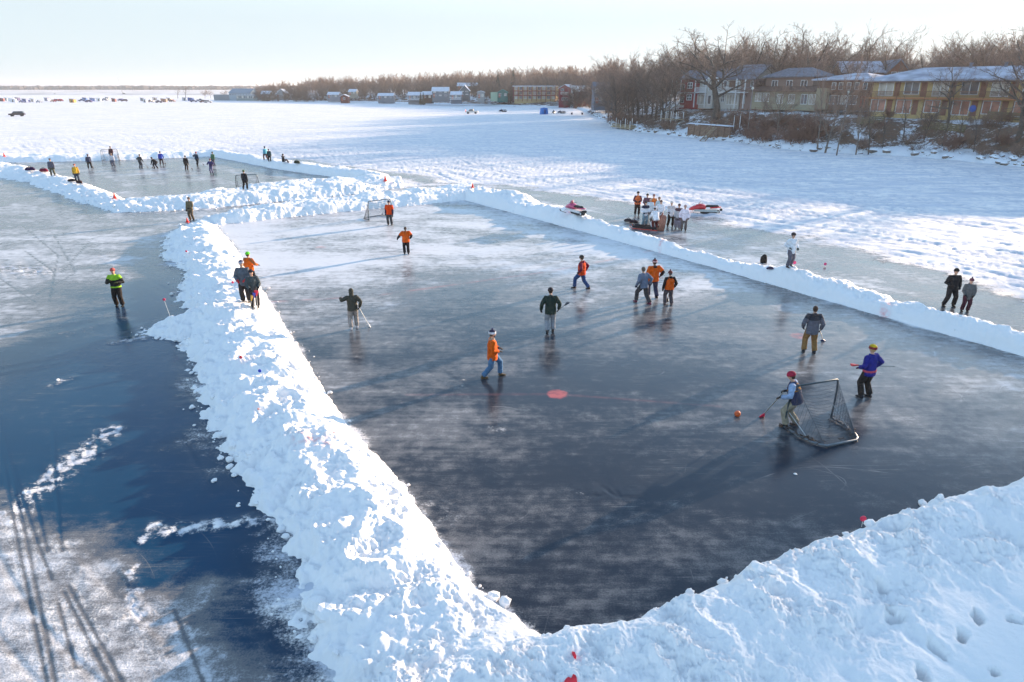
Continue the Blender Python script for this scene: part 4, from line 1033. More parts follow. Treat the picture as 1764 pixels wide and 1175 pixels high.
# beyond the right edge of the frame the wood goes on: its shade falls across the lake
for i in range(74):
    t = (i+.5)/12*.19 if i < 12 else .19+(i-11.5)/62*.50; a = np.array([70, 88.]); c = np.array([138, 14.]); q = a+(c-a)*t; nx = np.array([.74, .67])
    q = q+nx*trng.uniform(6, 40)+trng.uniform(-2, 2); z_ = surf(q[0], q[1])
    plant(trng.choice(['wood0', 'wood2', 'tall1', 'wood1', 'wood3', 'oak0']), q[0], q[1], (trng.uniform(3.5, 5.5) if t < .19 else (trng.uniform(13, 16) if t < .25 else trng.uniform(23, 28))), 'bare tree on the bluff beyond the right end of the motel', 'wood beyond the motel', wide=1.1, z=z_-.05); n_t[0] += 1
# shrubs on the bluff
for i in range(74):
    if i < 26: u = trng.uniform(1285, 1425); s_ = trng.uniform(3, 15)
    elif i < 52: u = trng.uniform(1425, 1790); s_ = trng.uniform(1.5, 15)
    else: u = trng.uniform(1050, 1285); s_ = trng.uniform(3, 16)
    if i < 26: lab, gr = 'reddish brown bush in the thick hedge on the slope below the tan house', 'brown thicket below the tan house'
    elif i < 52: lab, gr = 'scrubby bush on the snowy bank below the yellow motel', 'scrub below the motel'
    else: lab, gr = 'low brown bush on the snowy slope below the white and red houses', 'bushes below the white and red houses'
    Y_ = shoreY(u)+s_*1.1; p = pd(u, 150, Y_)
    plant('shrub%d' % (0 if i < 26 else trng.choice((1, 2, 0, 1))), p[0], Y_, trng.uniform(1.6, 4.6) if i < 26 else trng.uniform(1.2, 3.2), lab, gr, cat='bush', name='bush', wide=1.2 if i < 26 else 1.1)
# the left part of the far shore: rows of smaller looking trees
u = 436.0; k = 0
while u < 1040 and n_t[0] < 355:
    if 884 < u < 962 and k % 4 != 1: u += 6; k += 1; continue
    Y_ = shoreY(u)+(9, 34, 20, 52)[k % 4]+trng.uniform(-5, 5); p = pd(u, 150, Y_); z_ = surf(p[0], Y_)
    top = prof(u)+(20, 5, 12, 2)[k % 4]+trng.uniform(-3, 6); h = max(5, top_z(u, top, Y_)-z_)
    if u < 560: lab, gr = 'bare tree on the far shore between the lodge and the tiny red boathouse', 'far shore trees near the lodge'
    elif u < 760: lab, gr = 'bare tree among the snowy cottages in the middle of the far shore', 'far shore trees by the cottages'
    elif u < 880: lab, gr = 'bare tree near the teal house on the far shore', 'far shore trees near the teal house'
    else: lab, gr = 'bare tree in front of or beside the red apartment block', 'trees around the red apartment block'
    plant(trng.choice(['wood0', 'wood1', 'wood2', 'wood3', 'tall0']), p[0], Y_, h, lab, gr, wide=1.15); n_t[0] += 1; k += 1
    u += 4.6*trng.uniform(.7, 1.3)
# evergreens
def conifer(x, y, z, h, w, label):
    o = empty('spruce', (x, y, z)); tag(o, label, 'evergreen'); MB().tube([(0, 0, -.3), (0, 0, h*.95)], [.18, .03], 6).build('trunk', M_BARK2, o)
    rr = random.Random(int(x*7+y)); m = MB()
    for i in range(420):
        t = rr.random()**.7; zz = h*(.08+.92*(1-t)); r0 = w*t*rr.uniform(.55, 1.05)+.05; a = rr.uniform(0, 2*PI); c_, s_ = math.cos(a), math.sin(a)
        p = Vector((c_*r0, s_*r0, zz-r0*.25)); q = Vector((c_*r0*.2, s_*r0*.2, zz+.1)); wd = Vector((-s_, c_, 0))*.12*(1+r0)
        m.add([p, q+wd, q-wd, (p+q)/2+Vector((0, 0, -.25))], [(0, 1, 2), (0, 3, 1), (0, 2, 3)])
    m.build('crown', simple('needles', (.03, .05, .035), var=.3), o); return o
def at(u, v, Y): p = pd(u, v, Y); return p[0], Y
for (u, Y_, top, w_, lab) in ((724, 428, 157, 1.5, 'left one of two dark conifers beside the brown cottage on the far shore'), (729, 428, 158.5, 1.5, 'right one of two dark conifers beside the brown cottage on the far shore'), (858, 450, 122, 3, 'pale evergreen sticking out of the wood above the teal house'),
                              (884, 446, 116, 4, 'dark round-headed pine rising highest above the far wood'), (94, 1080, 161, 3, 'left one of the dark spruces among the ice-fishing huts on the far left'), (98, 1080, 162, 3, 'middle one of the dark spruces on the far left'), (102, 1085, 162, 3, 'right one of the dark spruces on the far left'), (213, 1080, 160, 4, 'lone dark spruce below the thin radio mast')):
    x_, y_ = at(u, 160, Y_); z_ = max(0.0, surf(x_, y_)) if Y_ < 1000 else 1.5; conifer(x_, y_, z_, top_z(u, top, Y_)-z_, w_, lab)
x_, y_ = at(211, 160, 1120); o = empty('radio_mast', (x_, y_, 2)); tag(o, 'very thin leaning radio mast rising above the lone spruce on the horizon', 'mast')
MB().tube([(0, 0, 0), (-3, 0, top_z(211, 133, 1120)-2)], [.35, .15], 5).build('shaft', simple('mast_grey', (.3, .3, .3)), o)
for (u, top, lab) in ((305, 146, 'left one of two lone open trees on the point beyond the ice huts'), (319, 143, 'right and taller one of two lone open trees on the point beyond the ice huts'), (352, 151, 'small tree left of the low garden wall of the lodge'), (362, 152.5, 'round brown tree beside the garden wall of the lodge'), (386, 152, 'tree at the left corner of the lodge')):
    x_, y_ = at(u, 160, 640); plant('open0' if u < 330 else 'wood0', x_, y_, top_z(u, top, 640)-1, lab, 'lone trees on the point by the lodge', z=1.0, wide=1.4)
# the far-off woods behind everything read as one mass
def far_wood(name, rows, label, seed, mat):
    g = TreeGen(seed); base = TreeGen(seed+1)
    c = cfg(levels=3, kids=[12, 8, 8, 0], start=[.25, .2, .1, .1], len=[.6, .5, .6, .6], rmin=.05, rr=[.5, .5, .6, .6])
    variants = []
    for i in range(4):
        t = TreeGen(seed+10+i); t.grow(Vector((0, 0, -.5)), Vector((0, 0, 1)), 11, .28, 0, c); V = np.array([tuple(v) for v in t.tv+t.cv]); F = t.tf+[tuple(a+len(t.tv) for a in f) for f in t.cf]; variants.append((V/V[:, 2].max(), np.array([q for f in F for q in ([f] if len(f) == 3 else [f[:3], (f[0], f[2], f[3])])])))
    VV = []; FF = []; off = 0; rr = random.Random(seed)
    for (x, y, z, h) in rows:
        V, F = variants[rr.randrange(4)]; a = rr.uniform(0, 6.28); c_, s_ = math.cos(a), math.sin(a)
        VV.append(np.stack([(V[:, 0]*c_-V[:, 1]*s_)*h*1.25+x, (V[:, 0]*s_+V[:, 1]*c_)*h*1.25+y, V[:, 2]*h+z], -1)); FF.append(F+off); off += len(V)
    VV = np.concatenate(VV).astype(np.float32); FF = np.concatenate(FF).astype(np.int32)
    me = bpy.data.meshes.new(name); me.vertices.add(len(VV)); me.vertices.foreach_set('co', VV.ravel()); me.loops.add(FF.size); me.loops.foreach_set('vertex_index', FF.ravel())
    me.polygons.add(len(FF)); me.polygons.foreach_set('loop_start', np.arange(0, FF.size, 3, dtype=np.int32)); me.materials.append(mat); me.update(calc_edges=True)
    o = bpy.data.objects.new(name, me); col.objects.link(o); tag(o, label, 'wood', kind='stuff')
rows = []
for k in range(300):
    u = 440+trng.random()*620; Y_ = shoreY(u)+trng.uniform(60, 110); p = pd(u, 150, Y_); z_ = surf(p[0], Y_); rows.append((p[0], Y_, z_-.5, max(6, top_z(u, prof(u)+trng.uniform(-1, 8), Y_)-z_)))
for k in range(70):
    u = 1046+trng.random()*830; Y_ = shoreY(u)+trng.uniform(100, 150); p = pd(u, 150, Y_); z_ = surf(p[0], Y_); rows.append((p[0], Y_, z_-.5, max(6, top_z(u, prof(u)+trng.uniform(2, 16), Y_)-z_)))
far_wood('distant_wood', rows, 'mass of bare trees closing off the view behind the shore houses', 200, M_TWIG)
rows = []
for k in range(460):
    u = 442+trng.random()*590
    if 884 < u < 962: continue
    Y_ = shoreY(u)+trng.uniform(1.5, 34); p = pd(u, 150, Y_); z_ = surf(p[0], Y_); rows.append((p[0], Y_, z_-.4, trng.choice((2, 3, 4, 6, 9, 11))*trng.uniform(.8, 1.2)))
far_wood('shore_brush', rows, 'tangled brown brush and saplings between the cottages along the far shore', 300, M_TWIG2)
for i in range(14):
    u = trng.uniform(1046, 1150); Y_ = shoreY(u)+trng.uniform(2, 22); p = pd(u, 150, Y_)
    plant('shrub%d' % trng.choice((0, 1, 2)), p[0], Y_, trng.uniform(1.8, 4.2), 'brown bush among the trunks at the tip of the wooded point', 'bushes on the wooded point', cat='bush', name='bush', wide=1.3)
# low woods across the lake on the left horizon
def canopy():
    m = MB(); rr = random.Random(9)
    for k in range(2600):
        u = rr.uniform(-120, 640); far = rr.random(); Y_ = 1900+far*1300; p = pd(u, 160, Y_)
        ridge = 150.5 if u < 60 else np.interp(u, [60, 120, 500], [150.5, 153.5, 154.5])
        h = rr.uniform(10, 15); z = 2+far*max(0, float(pd(u, ridge, Y_)[2])-h-2)
        m.ball((p[0], Y_, z+h*.45), (rr.uniform(9, 18), 9, h*.55), 6, 4)
    mt = simple('far_canopy', (.17, .14, .13), rough=1, var=.4, scale=.03)
    tag(m.build('far_wood', mt), 'low brown woods along the horizon across the lake', 'wood', kind='stuff')
canopy()
# ================================================================ people
PENDING = []      # (object, voxel, smoothing steps): remeshed into single continuous surfaces at the end
def skinned(mb, name, mat, parent, voxel, steps=2):
    o = mb.build(name, mat, parent); PENDING.append((o, voxel, steps)); return o
def ik(a, b, l1, l2, pole):
    a = Vector(a); b = Vector(b); d = b-a; L = min(d.length, (l1+l2)*.999)
    if d.length > 1e-6: b = a+d.normalized()*L
    d = (b-a).normalized(); t = (l1*l1-l2*l2+L*L)/(2*L); h = math.sqrt(max(l1*l1-t*t, 0)); p = Vector(pole); p = p-d*p.dot(d); p.normalize()
    return a+d*t+p*h, b
def hand(mb, w, d, palmn, curl=.5, s=1.0, infl=0.0, side=1):
    """five separate fingers on a palm; w wrist, d pointing direction, palmn the palm's normal"""
    d = Vector(d).normalized(); n = Vector(palmn); n = (n-d*n.dot(d)).normalized(); x = d.cross(n)*side
    w = Vector(w); r = .0105*s+infl
    mb.tube([w-d*.02, w+d*.03*s, w+d*.085*s], [(.028*s+infl, .02*s+infl), (.042*s+infl, .018*s+infl), (.042*s+infl, .015*s+infl)], 8, xh=x)
    for k, (off, L) in enumerate(((-.032, .068), (-.011, .078), (.011, .074), (.031, .058))):
        p = w+d*.08*s+x*off*s*1.05; dd = d.copy(); pts = [p]
        for j in range(3):
            an = curl*(.55+.25*j)*(1+.08*k); dd = (dd*math.cos(an)+n*math.sin(an)).normalized(); p = p+dd*L*s*(.42, .32, .26)[j]; pts.append(p)
        mb.tube(pts, [r, r*.95, r*.88, r*.7], 6)
    p = w+d*.025*s-x*.036*s; q = p+(d*.6-x*.7+n*.35)*.042*s; q2 = q+(d*.85-x*.1+n*.5)*.036*s
    mb.tube([p, q, q2], [r*1.25, r*1.1, r*.85], 6)
M_SKIN = simple('skin', (.52, .31, .22), rough=.6, var=.1, scale=30)
M_EYE = simple('eye', (.03, .025, .02), rough=.3)
M_LIPS = simple('lips', (.40, .16, .14), rough=.5)
BLK = (.012, .012, .015); DGREY = (.045, .048, .055); NAVY = (.015, .02, .05)
def person(u, v, yaw, label, jacket=BLK, pants=BLK, boots=(.03, .025, .02), hat=BLK, hat_kind='beanie', pom=None, vest=None, tee=None, gloves=BLK, hair=(.05, .03, .02),
           feet=((-.13, 0), (.13, 0)), lh=None, rh=None, lean=0.0, head=(0, 0), crouch=0.0, h=1.80, long=0.0, beard=None, hood=None, ponytail=False, group=None, detail=1, mask=None,
           shirt_cuff=None, sleeves=None, twist=0.0, yoke=None, stripe=None, z=None, pos=None, sit=False, collar=None, helmet=None, pads=None, name='person'):
    x, y, zg = gs(u, v) if pos is None else pos
    P_ = empty(name, (x, y, zg if z is None else z), R(yaw)); tag(P_, label, 'person', group)
    k = h/1.80; P_.scale = (k, k, k)
    vx = .0125 if detail else .022; vxc = .016 if detail else .026
    (flx, fly), (frx, fry) = feet
    mid = Vector(((flx+frx)/2, (fly+fry)/2, 0))
    hz = min(.10+math.sqrt(max(.05, .83**2-((f[0]-mid.x-s*.09)**2+(f[1]-mid.y)**2))) for f, s in (((flx, fly), -1), ((frx, fry), 1)))-.012-crouch
    hip = Vector((mid.x, mid.y-lean*.12-crouch*.25, hz))
    if sit: hip = Vector((0, 0, .30)); 
    la = lean
    up = Vector((math.sin(R(twist))*0, math.sin(la), math.cos(la))); fw = Vector((0, math.cos(la), -math.sin(la))); tw = R(twist)
    rt = Vector((math.cos(tw), math.sin(tw), 0))
    neck = hip+up*.50; chest = hip+up*.33
    sh = {s: neck-up*.05+rt*(.20*s) for s in (-1, 1)}
    fwd = Vector((-math.sin(tw), math.cos(tw), 0))
    legs = {}
    for s, f in ((-1, (flx, fly)), (1, (frx, fry))):
        hj = hip+Vector((.09*s, 0, -.02)); an = Vector((f[0], f[1]-.03, .09))
        if sit: an = Vector((.14*s, .62, .08))
        kn, an = ik(hj, an, .425, .425, (0.12*s, 1, .3 if sit else 0)); legs[s] = (hj, kn, an)
    arms = {}
    dl = Vector((-.27, .10, hz-.10)); dr = Vector((.27, .10, hz-.10))
    if lh is not None: dl = Vector(lh)
    if rh is not None: dr = Vector(rh)
    for s, t in ((-1, dl), (1, dr)):
        e, w = ik(sh[s], t, .285, .26, (.75*s, -1, -.2)); arms[s] = (sh[s], e, w)
    # head
    hy, hp = R(head[0]), R(head[1])     # yaw to the left, pitch down
    hd = Vector((-math.sin(hy+tw), math.cos(hy+tw), 0)); hr = Vector((math.cos(hy+tw), math.sin(hy+tw), 0))
    hu = (Vector((0, math.sin(la*.5), math.cos(la*.5)))*math.cos(hp)+hd*math.sin(hp)).normalized(); hf = (hd*math.cos(hp)-Vector((0, 0, 1))*math.sin(hp)).normalized()
    hc = neck+up*.06+hu*.15+hf*.015
    rot = Matrix((hr, hf, hu)).transposed()
    b = MB()
    b.tube([hip-up*.10, hip, hip+up*.13, chest, hip+up*.44, neck+up*.0], [(.12, .09), (.155, .11), (.135, .095), (.155, .105), (.165, .095), (.07, .06)], 12, xh=rt)
    b.tube([neck-up*.03, neck+up*.05, hc-hu*.05], [.065, .055, .055], 8)
    b.ball(hc, (.08, .1, .114), 12, 9, rot); b.ball(hc-hu*.055+hf*.03, (.052, .055, .05), 10, 7, rot)
    b.ball(hc-hu*.012+hf*.098, (.014, .02, .022), 6, 5, rot)
    for s in (-1, 1): b.ball(hc+hr*.075*s-hu*.01, (.012, .02, .03), 6, 5, rot)
    for s in (-1, 1):
        hj, kn, an = legs[s]; b.tube([hj, hj.lerp(kn, .5), kn, kn.lerp(an, .35), an], [.082, .072, .052, .054, .038], 8)
        b.tube([an+Vector((0, -.05, -.04)), an+Vector((0, .05, -.05)), an+Vector((0, .16, -.065))], [(.035, .035), (.04, .035), (.035, .022)], 8)
        a0, e, w = arms[s]; b.tube([neck-up*.05, a0, a0.lerp(e, .5), e, e.lerp(w, .4), w], [.06, .062, .048, .04, .04, .027], 8)
        d = (w-e).normalized()
        if detail or not gloves: hand(b, w, d, (-s*.6, .4, -.1) if abs(d.z) > .5 else (0, .1, -1), .55, side=s)
    skinned(b, 'body', M_SKIN, P_, vx)
    if detail:
        for s in (-1, 1): MB().ball(hc+hr*.03*s+hf*.088+hu*.012, (.012, .008, .008), 6, 5, rot).build('eye', M_EYE, P_)
        MB().ball(hc+hf*.094-hu*.05, (.022, .008, .007), 6, 5, rot).build('mouth', M_LIPS, P_)
    jm = cloth(jacket)
    # trousers
    t = MB(); t.tube([hip-up*.13, hip-up*.02, hip+up*.10], [(.165, .135), (.205, .16), (.18, .14)], 12, xh=rt)
    for s in (-1, 1):
        hj, kn, an = legs[s]; t.tube([hj+Vector((0, 0, .03)), hj.lerp(kn, .5), kn, kn.lerp(an, .5), an.lerp(kn, .06)], [.122, .116, .097, .092, .094], 10)
    tr_ = skinned(t, 'trousers', cloth(pants), P_, vxc)
    # jacket with sleeves
    def torso(inf, lo, hem=0.0):
        q = MB(); q.tube([hip-up*lo, hip-up*(lo*.3), hip+up*.13, chest, hip+up*.43, neck+up*.01, neck+up*.05], [(.215+inf+hem, .175+inf+hem), (.215+inf, .175+inf), (.205+inf, .165+inf), (.218+inf, .165+inf), (.20+inf, .135+inf), (.10+inf*.6, .09+inf*.6), (.08+inf*.5, .075+inf*.5)], 14, xh=rt)
        return q
    j = torso(0.0, .10+long)
    for s in (-1, 1):
        a0, e, w = arms[s]; j.tube([neck-up*.06, a0+up*.005, a0.lerp(e, .5), e, e.lerp(w, .5), w-(w-e)*.02], [.09, .10, .085, .077, .07, .058], 10)
    jk = skinned(j, 'jacket', cloth(sleeves) if sleeves and (vest or tee) else jm, P_, vxc)
    if yoke:
        q = MB(); q.tube([hip+up*.33, hip+up*.43, neck+up*.012, neck+up*.055], [(.226, .173), (.21, .145), (.11, .10), (.085, .08)], 14, xh=rt)
        for s in (-1, 1): a0, e, w = arms[s]; q.tube([neck-up*.06, a0+up*.008, a0.lerp(e, .35)], [.10, .108, .094], 10)
        skinned(q, 'yoke', cloth(yoke), P_, vxc)
    if vest:
        q = torso(.022, .09+long, .004); skinned(q, 'vest', cloth(vest), P_, vxc)
    if tee:
        q = torso(.022, .13+long, .012)
        for s in (-1, 1): a0, e, w = arms[s]; q.tube([neck-up*.06, a0+up*.01, a0.lerp(e, .8)], [.11, .122, .108], 10)
        skinned(q, 'shirt', cloth(tee), P_, vxc)
    if stripe:
        zz = hip+up*.02; q = MB().tube([zz-up*.03, zz+up*.03], [(.226, .186), (.224, .184)], 16, xh=rt); q.build('stripe', cloth(stripe), P_)
    if collar: MB().tube([neck-up*.0, neck+up*.07], [(.105, .10), (.085, .085)], 12, xh=rt, cap=False).build('collar', cloth(collar), P_, smooth=True)
    for s in (-1, 1):
        hj, kn, an = legs[s]; q = MB(); bh = .18
        dd = (kn-an).normalized()
        q.tube([an+dd*bh, an+dd*.05, an+Vector((0, -.01, -.03))], [.062, .056, .055], 8)
        q.tube([an+Vector((0, -.07, -.05)), an+Vector((0, .03, -.045)), an+Vector((0, .12, -.055)), an+Vector((0, .19, -.062))], [(.04, .04), (.052, .045), (.05, .035), (.035, .022)], 8)
        skinned(q, 'boot', cloth(boots), P_, vxc)
        if pads: MB().tube([an+Vector((0, .06, .0)), kn+Vector((0, .09, .1))], [(.12, .05), (.13, .06)], 8, xh=(1, 0, 0)).build('leg_pad', cloth(pads), P_)
        if gloves and detail:
            a0, e, w = arms[s]; q = MB(); d = (w-e).normalized(); q.tube([w-d*.05, w+d*.01], [.05, .042], 8)
            hand(q, w, d, (-s*.6, .4, -.1) if abs(d.z) > .5 else (0, .1, -1), .55, 1.1, .004, side=s); skinned(q, 'glove', cloth(gloves), P_, .0125)
        elif gloves:
            a0, e, w = arms[s]; q = MB(); d = (w-e).normalized(); hand(q, w, d, (-s*.6, .4, -.1), .6, 1.1, .006, side=s); skinned(q, 'glove', cloth(gloves), P_, .018)
    # hair, hat
    if hat_kind != 'hood' :
        q = MB(); q.ball(hc+hu*.012-hf*.018, (.09, .102, .113), 12, 8, rot)
        skinned(q, 'hair', cloth(hair), P_, .014 if detail else .02)
    if hat_kind in ('beanie', 'helmet'):
        q = MB(); c0 = hc+hu*.035-hf*.008
        q.tube([c0-hu*.005, c0+hu*.035, c0+hu*.075, c0+hu*.105, c0+hu*.118], [(.104, .122), (.103, .121), (.088, .104), (.052, .062), (.015, .018)], 14, xh=hr)
        q.tube([c0-hu*.02, c0+hu*.03], [(.109, .127), (.109, .127)], 14, xh=hr)
        ht = skinned(q, 'helmet' if hat_kind == 'helmet' else 'hat', cloth(hat), P_, .013 if detail else .02)
        if pom: MB().ball(c0+hu*.145, .034 if detail else .04, 8, 6).build('pompom', cloth(pom), ht, smooth=True)
        if helmet: 
            MB().tube([c0-hu*.0+hf*.1, c0-hu*.11+hf*.10], [(.06, .02), (.05, .02)], 8, xh=hr).build('face_cage', cloth(helmet), ht)
        if mask: MB().tube([c0-hu*.022, c0+hu*.048], [(.113, .131), (.108, .126)], 14, xh=hr).build('band', cloth(mask), ht, smooth=True)
    elif hat_kind == 'hood':
        q = MB(); q.ball(hc+hu*.01-hf*.02, (.105, .118, .132), 12, 8, rot); q.tube([neck, hc-hu*.03], [.10, .09], 10); skinned(q, 'hood', cloth(hood or jacket), P_, vxc)
    if hood and hat_kind != 'hood':
        q = MB(); q.ball(neck+up*.03-fwd*.085, (.10, .055, .075), 10, 7); q.tube([neck-up*.0, neck+up*.045], [(.10, .09), (.08, .08)], 10); skinned(q, 'hood', cloth(hood), P_, vxc)
    if beard: q = MB(); q.ball(hc-hu*.06+hf*.045, (.062, .06, .055), 10, 7, rot); skinned(q, 'beard', cloth(beard), P_, .014)
    if ponytail: MB().tube([hc-hf*.09, hc-hf*.15-hu*.06, hc-hf*.13-hu*.22], [.03, .035, .012], 8).build('ponytail', cloth(hair), P_, smooth=True)
    P_['_arms'] = 0; del P_['_arms']
    Mw = Matrix.Translation((x, y, zg if z is None else z)) @ Matrix.Rotation(R(yaw), 4, 'Z') @ Matrix.Scale(k, 4)
    out = {}
    for s, n in ((-1, 'l'), (1, 'r')):
        a0, e, w = arms[s]; d = (w-e).normalized(); out[n] = Mw @ (w+d*.075)
    out['M'] = Mw; out['o'] = P_
    return out
M_SHAFT = simple('broom_shaft', (.35, .33, .30), rough=.5, metal=.3); M_SHAFTW = simple('white_shaft', (.75, .72, .66), rough=.5)
def broom(grip, tip, color, label, over=.35, shaft=None, L=None, group='broomball brooms'):
    """a broomball broom: a straight shaft and a moulded triangular head"""
    a = Vector(grip); b = Vector(tip); d = (b-a).normalized(); t0 = a-d*over
    o = empty('broom', b); tag(o, label, 'broom', group)
    MB().tube([t0-b, -d*.18], [.016, .016], 7).build('shaft', shaft or M_SHAFT, o)
    side = d.cross(Vector((0, 0, 1)));
    if side.length < .1: side = Vector((1, 0, 0))
    side.normalize()
    MB().tube([-d*.22, -d*.15, -d*.05, d*.01], [(.022, .022), (.04, .03), (.085, .035), (.095, .03)], 8, xh=side).build('head', simple('plastic_%d_%d_%d' % tuple(int(c*99) for c in color), color, rough=.45, var=.1), o)
    return o
GP = gs
def T(pr, x, y, z): return pr['M'] @ Vector((x, y, z))
ORED = (.62, .055, .006); RED = (.60, .02, .03); BLUE = (.02, .05, .35)
# ---- players on the main rink
person(672, 388, 172, 'goalkeeper in an orange shirt over navy sleeves, standing in front of the far net', tee=ORED, sleeves=NAVY, pants=DGREY, hat=NAVY, gloves=NAVY, h=1.82, lh=(-.28, .06, .82), rh=(.28, .06, .82), group=None)
person(700, 438, 15, 'player with a ponytail in an orange shirt seen from behind, left arm held out', tee=(.60, .09, .006), sleeves=BLK, pants=BLK, hat_kind='none', hair=(.06, .04, .03), ponytail=True, lh=(-.48, .14, 1.0), rh=(.30, .02, 1.0), feet=((-.10, .02), (.13, -.04)), h=1.72, boots=BLK, head=(0, 4))
q = person(610, 567, 18, 'player in a dark olive hooded jacket and grey trousers raising his left fist', jacket=(.05, .05, .04), pants=(.26, .24, .23), hat_kind='hood', boots=(.45, .46, .5), lh=(-.42, .18, 1.34), rh=(.30, -.02, .96), feet=((-.12, -.04), (.14, .12)), h=1.78, lean=.08, head=(15, 5))
broom(q['r'], GP(637, 563), (.75, .75, .75), 'broom with a white head held by the player in the olive hood', over=.25, shaft=M_SHAFTW)
q = person(947, 573, 4, 'player in a dark green coat and grey trousers seen from behind, looking down', jacket=(.018, .034, .028), pants=(.25, .26, .29), hat=(.02, .018, .025), boots=(.03, .03, .035), lh=(-.34, .05, .90), rh=(.33, .06, .92), feet=((-.10, -.05), (.13, .10)), long=.06, h=1.93, head=(0, 22), lean=.06, hood=(.03, .045, .04))
broom(q['r'], Vector(q['r'])+Vector((.42, .35, .22)), (.04, .04, .05), 'dark broom tucked under the arm of the player in the dark green coat', over=.25)
q = person(845, 650, -82, 'bearded man in orange coat, jeans and striped pompom hat walking right', jacket=(.5, .085, .004), pants=(.06, .14, .26), boots=(.10, .07, .04), hat=(.02, .02, .05), pom=(.05, .05, .12), mask=(.6, .6, .65), lh=(-.10, .30, 1.02), rh=(.12, .28, .98), feet=((-.08, .38), (.09, -.24)), beard=(.08, .045, .03), long=.10, h=1.83, gloves=(.05, .05, .05), hair=(.08, .05, .03), collar=(.3, .25, .2))
q = person(1003, 498, 62, 'player in a red-orange vest over maroon sleeves and blue jeans striding left', vest=ORED, sleeves=(.16, .015, .04), jacket=(.16, .015, .04), pants=(.03, .065, .17), hat=(.05, .04, .035), boots=(.05, .03, .025), feet=((-.10, .40), (.11, -.28)), lh=(-.26, .12, .90), rh=(.22, -.05, .90), hood=(.22, .02, .05), h=1.82, head=(0, 8), long=.02)
broom(q['l'], GP(990, 492), (.04, .035, .05), 'dark broom trailing from the hand of the striding player in the red-orange vest', over=.15)
person(1107, 523, 32, 'bareheaded man in a blue-grey sweater walking left, first of the three close together', jacket=(.13, .16, .23), pants=(.055, .05, .055), boots=(.14, .03, .06), hat_kind='none', hair=(.13, .10, .08), gloves=(.02, .03, .05), feet=((-.12, .34), (.14, -.30)), lh=(-.33, .12, .86), rh=(.30, -.05, .88), lean=.16, h=1.86, long=.02)
q = person(1124, 513, 12, 'player in orange shirt and dark jeans, middle of the three close together', tee=(.60, .10, .006), sleeves=BLK, pants=(.04, .045, .09), hat=(.10, .015, .02), pom=BLK, mask=(.5, .3, .3), feet=((-.15, .16), (.14, -.12)), rh=(.32, .02, 1.0), lh=(-.18, .26, 1.0), h=1.92, boots=(.03, .02, .02), hood=(.03, .02, .025))
broom(q['r'], Vector(q['r'])+Vector((.55, -.2, -.30)), (.04, .03, .05), 'broom with a pale shaft held by the orange-shirted player among the three', over=.3, shaft=M_SHAFTW)
q = person(1150, 525, 10, 'shorter player in orange vest with black sleeves, rightmost of the three close together', vest=(.60, .09, .006), sleeves=BLK, pants=(.07, .06, .07), hat=(.11, .03, .03), pom=(.10, .01, .02), feet=((-.15, .02), (.15, -.12)), lh=(-.30, .02, .84), rh=(.30, .03, .9), boots=(.13, .09, .09), hood=BLK, hair=(.15, .12, .12), h=1.66, head=(10, 5))
broom(T(q, .12, .16, .75), T(q, .08, .28, .06), (.04, .04, .04), 'black-headed broom held upright behind the shorter player in the orange vest', over=.4)
q = person(1392, 607, -8, 'man in grey and black jacket and brown trousers seen from behind', jacket=(.12, .12, .15), yoke=(.04, .04, .05), pants=(.24, .13, .05), hat_kind='none', hair=(.06, .035, .025), boots=(.035, .035, .04), feet=((-.17, -.02), (.17, -.10)), lh=(-.28, .06, .92), rh=(.30, .0, .88), h=1.92, long=.08, head=(0, 4), hood=(.05, .045, .05))
broom(q['r'], GP(1418, 587), (.03, .05, .22), 'broom with a blue head held low by the man in brown trousers', over=.2, shaft=M_SHAFTW)
q = person(1490, 685, 28, 'player in blue and purple jacket and yellow-crowned maroon hat right of the near net', jacket=(.02, .022, .20), pants=(.03, .024, .022), hat=(.55, .38, .02), mask=(.20, .015, .03), boots=(.025, .025, .03), feet=((-.16, .06), (.12, -.03)), lh=(-.24, .20, 1.00), rh=(.30, .06, .98), lean=.03, h=1.86, long=.04, stripe=(.55, .08, .12), gloves=(.10, .06, .10), hair=(.45, .3, .15))
broom(T(q, .34, .02, 1.0), T(q, -.34, .42, 1.02), RED, 'broom with a red head carried level by the player in the blue and purple jacket', over=.55)
q = person(1361, 735, 62, 'goalkeeper in a maroon hat and mustard-yoked navy vest leaning forward in the near net', vest=(.045, .05, .10), sleeves=(.25, .34, .50), jacket=(.25, .34, .50), yoke=None, pants=(.27, .24, .18), hat=(.33, .02, .05), boots=(.07, .04, .03), feet=((-.12, .14), (.14, -.12)), lh=(-.30, .32, .98), rh=(.24, .26, .98), lean=.28, crouch=.05, h=1.86, gloves=BLK, head=(10, 8), long=.0)
qo = q['o']
_y = MB(); _hip = Vector((.01, -.045, .83)); _up = Vector((0, math.sin(.28), math.cos(.28)))
_y.tube([_hip+_up*.33, _hip+_up*.42, _hip+_up*.50, _hip+_up*.53], [(.246, .193), (.228, .163), (.14, .13), (.11, .11)], 14); skinned(_y, 'mustard_yoke', cloth((.42, .20, .02)), qo, .016)
broom(q['l'], GP(1312, 718), (.70, .03, .08), 'broom with a bright red head reaching towards the ball from the near net', over=.3)
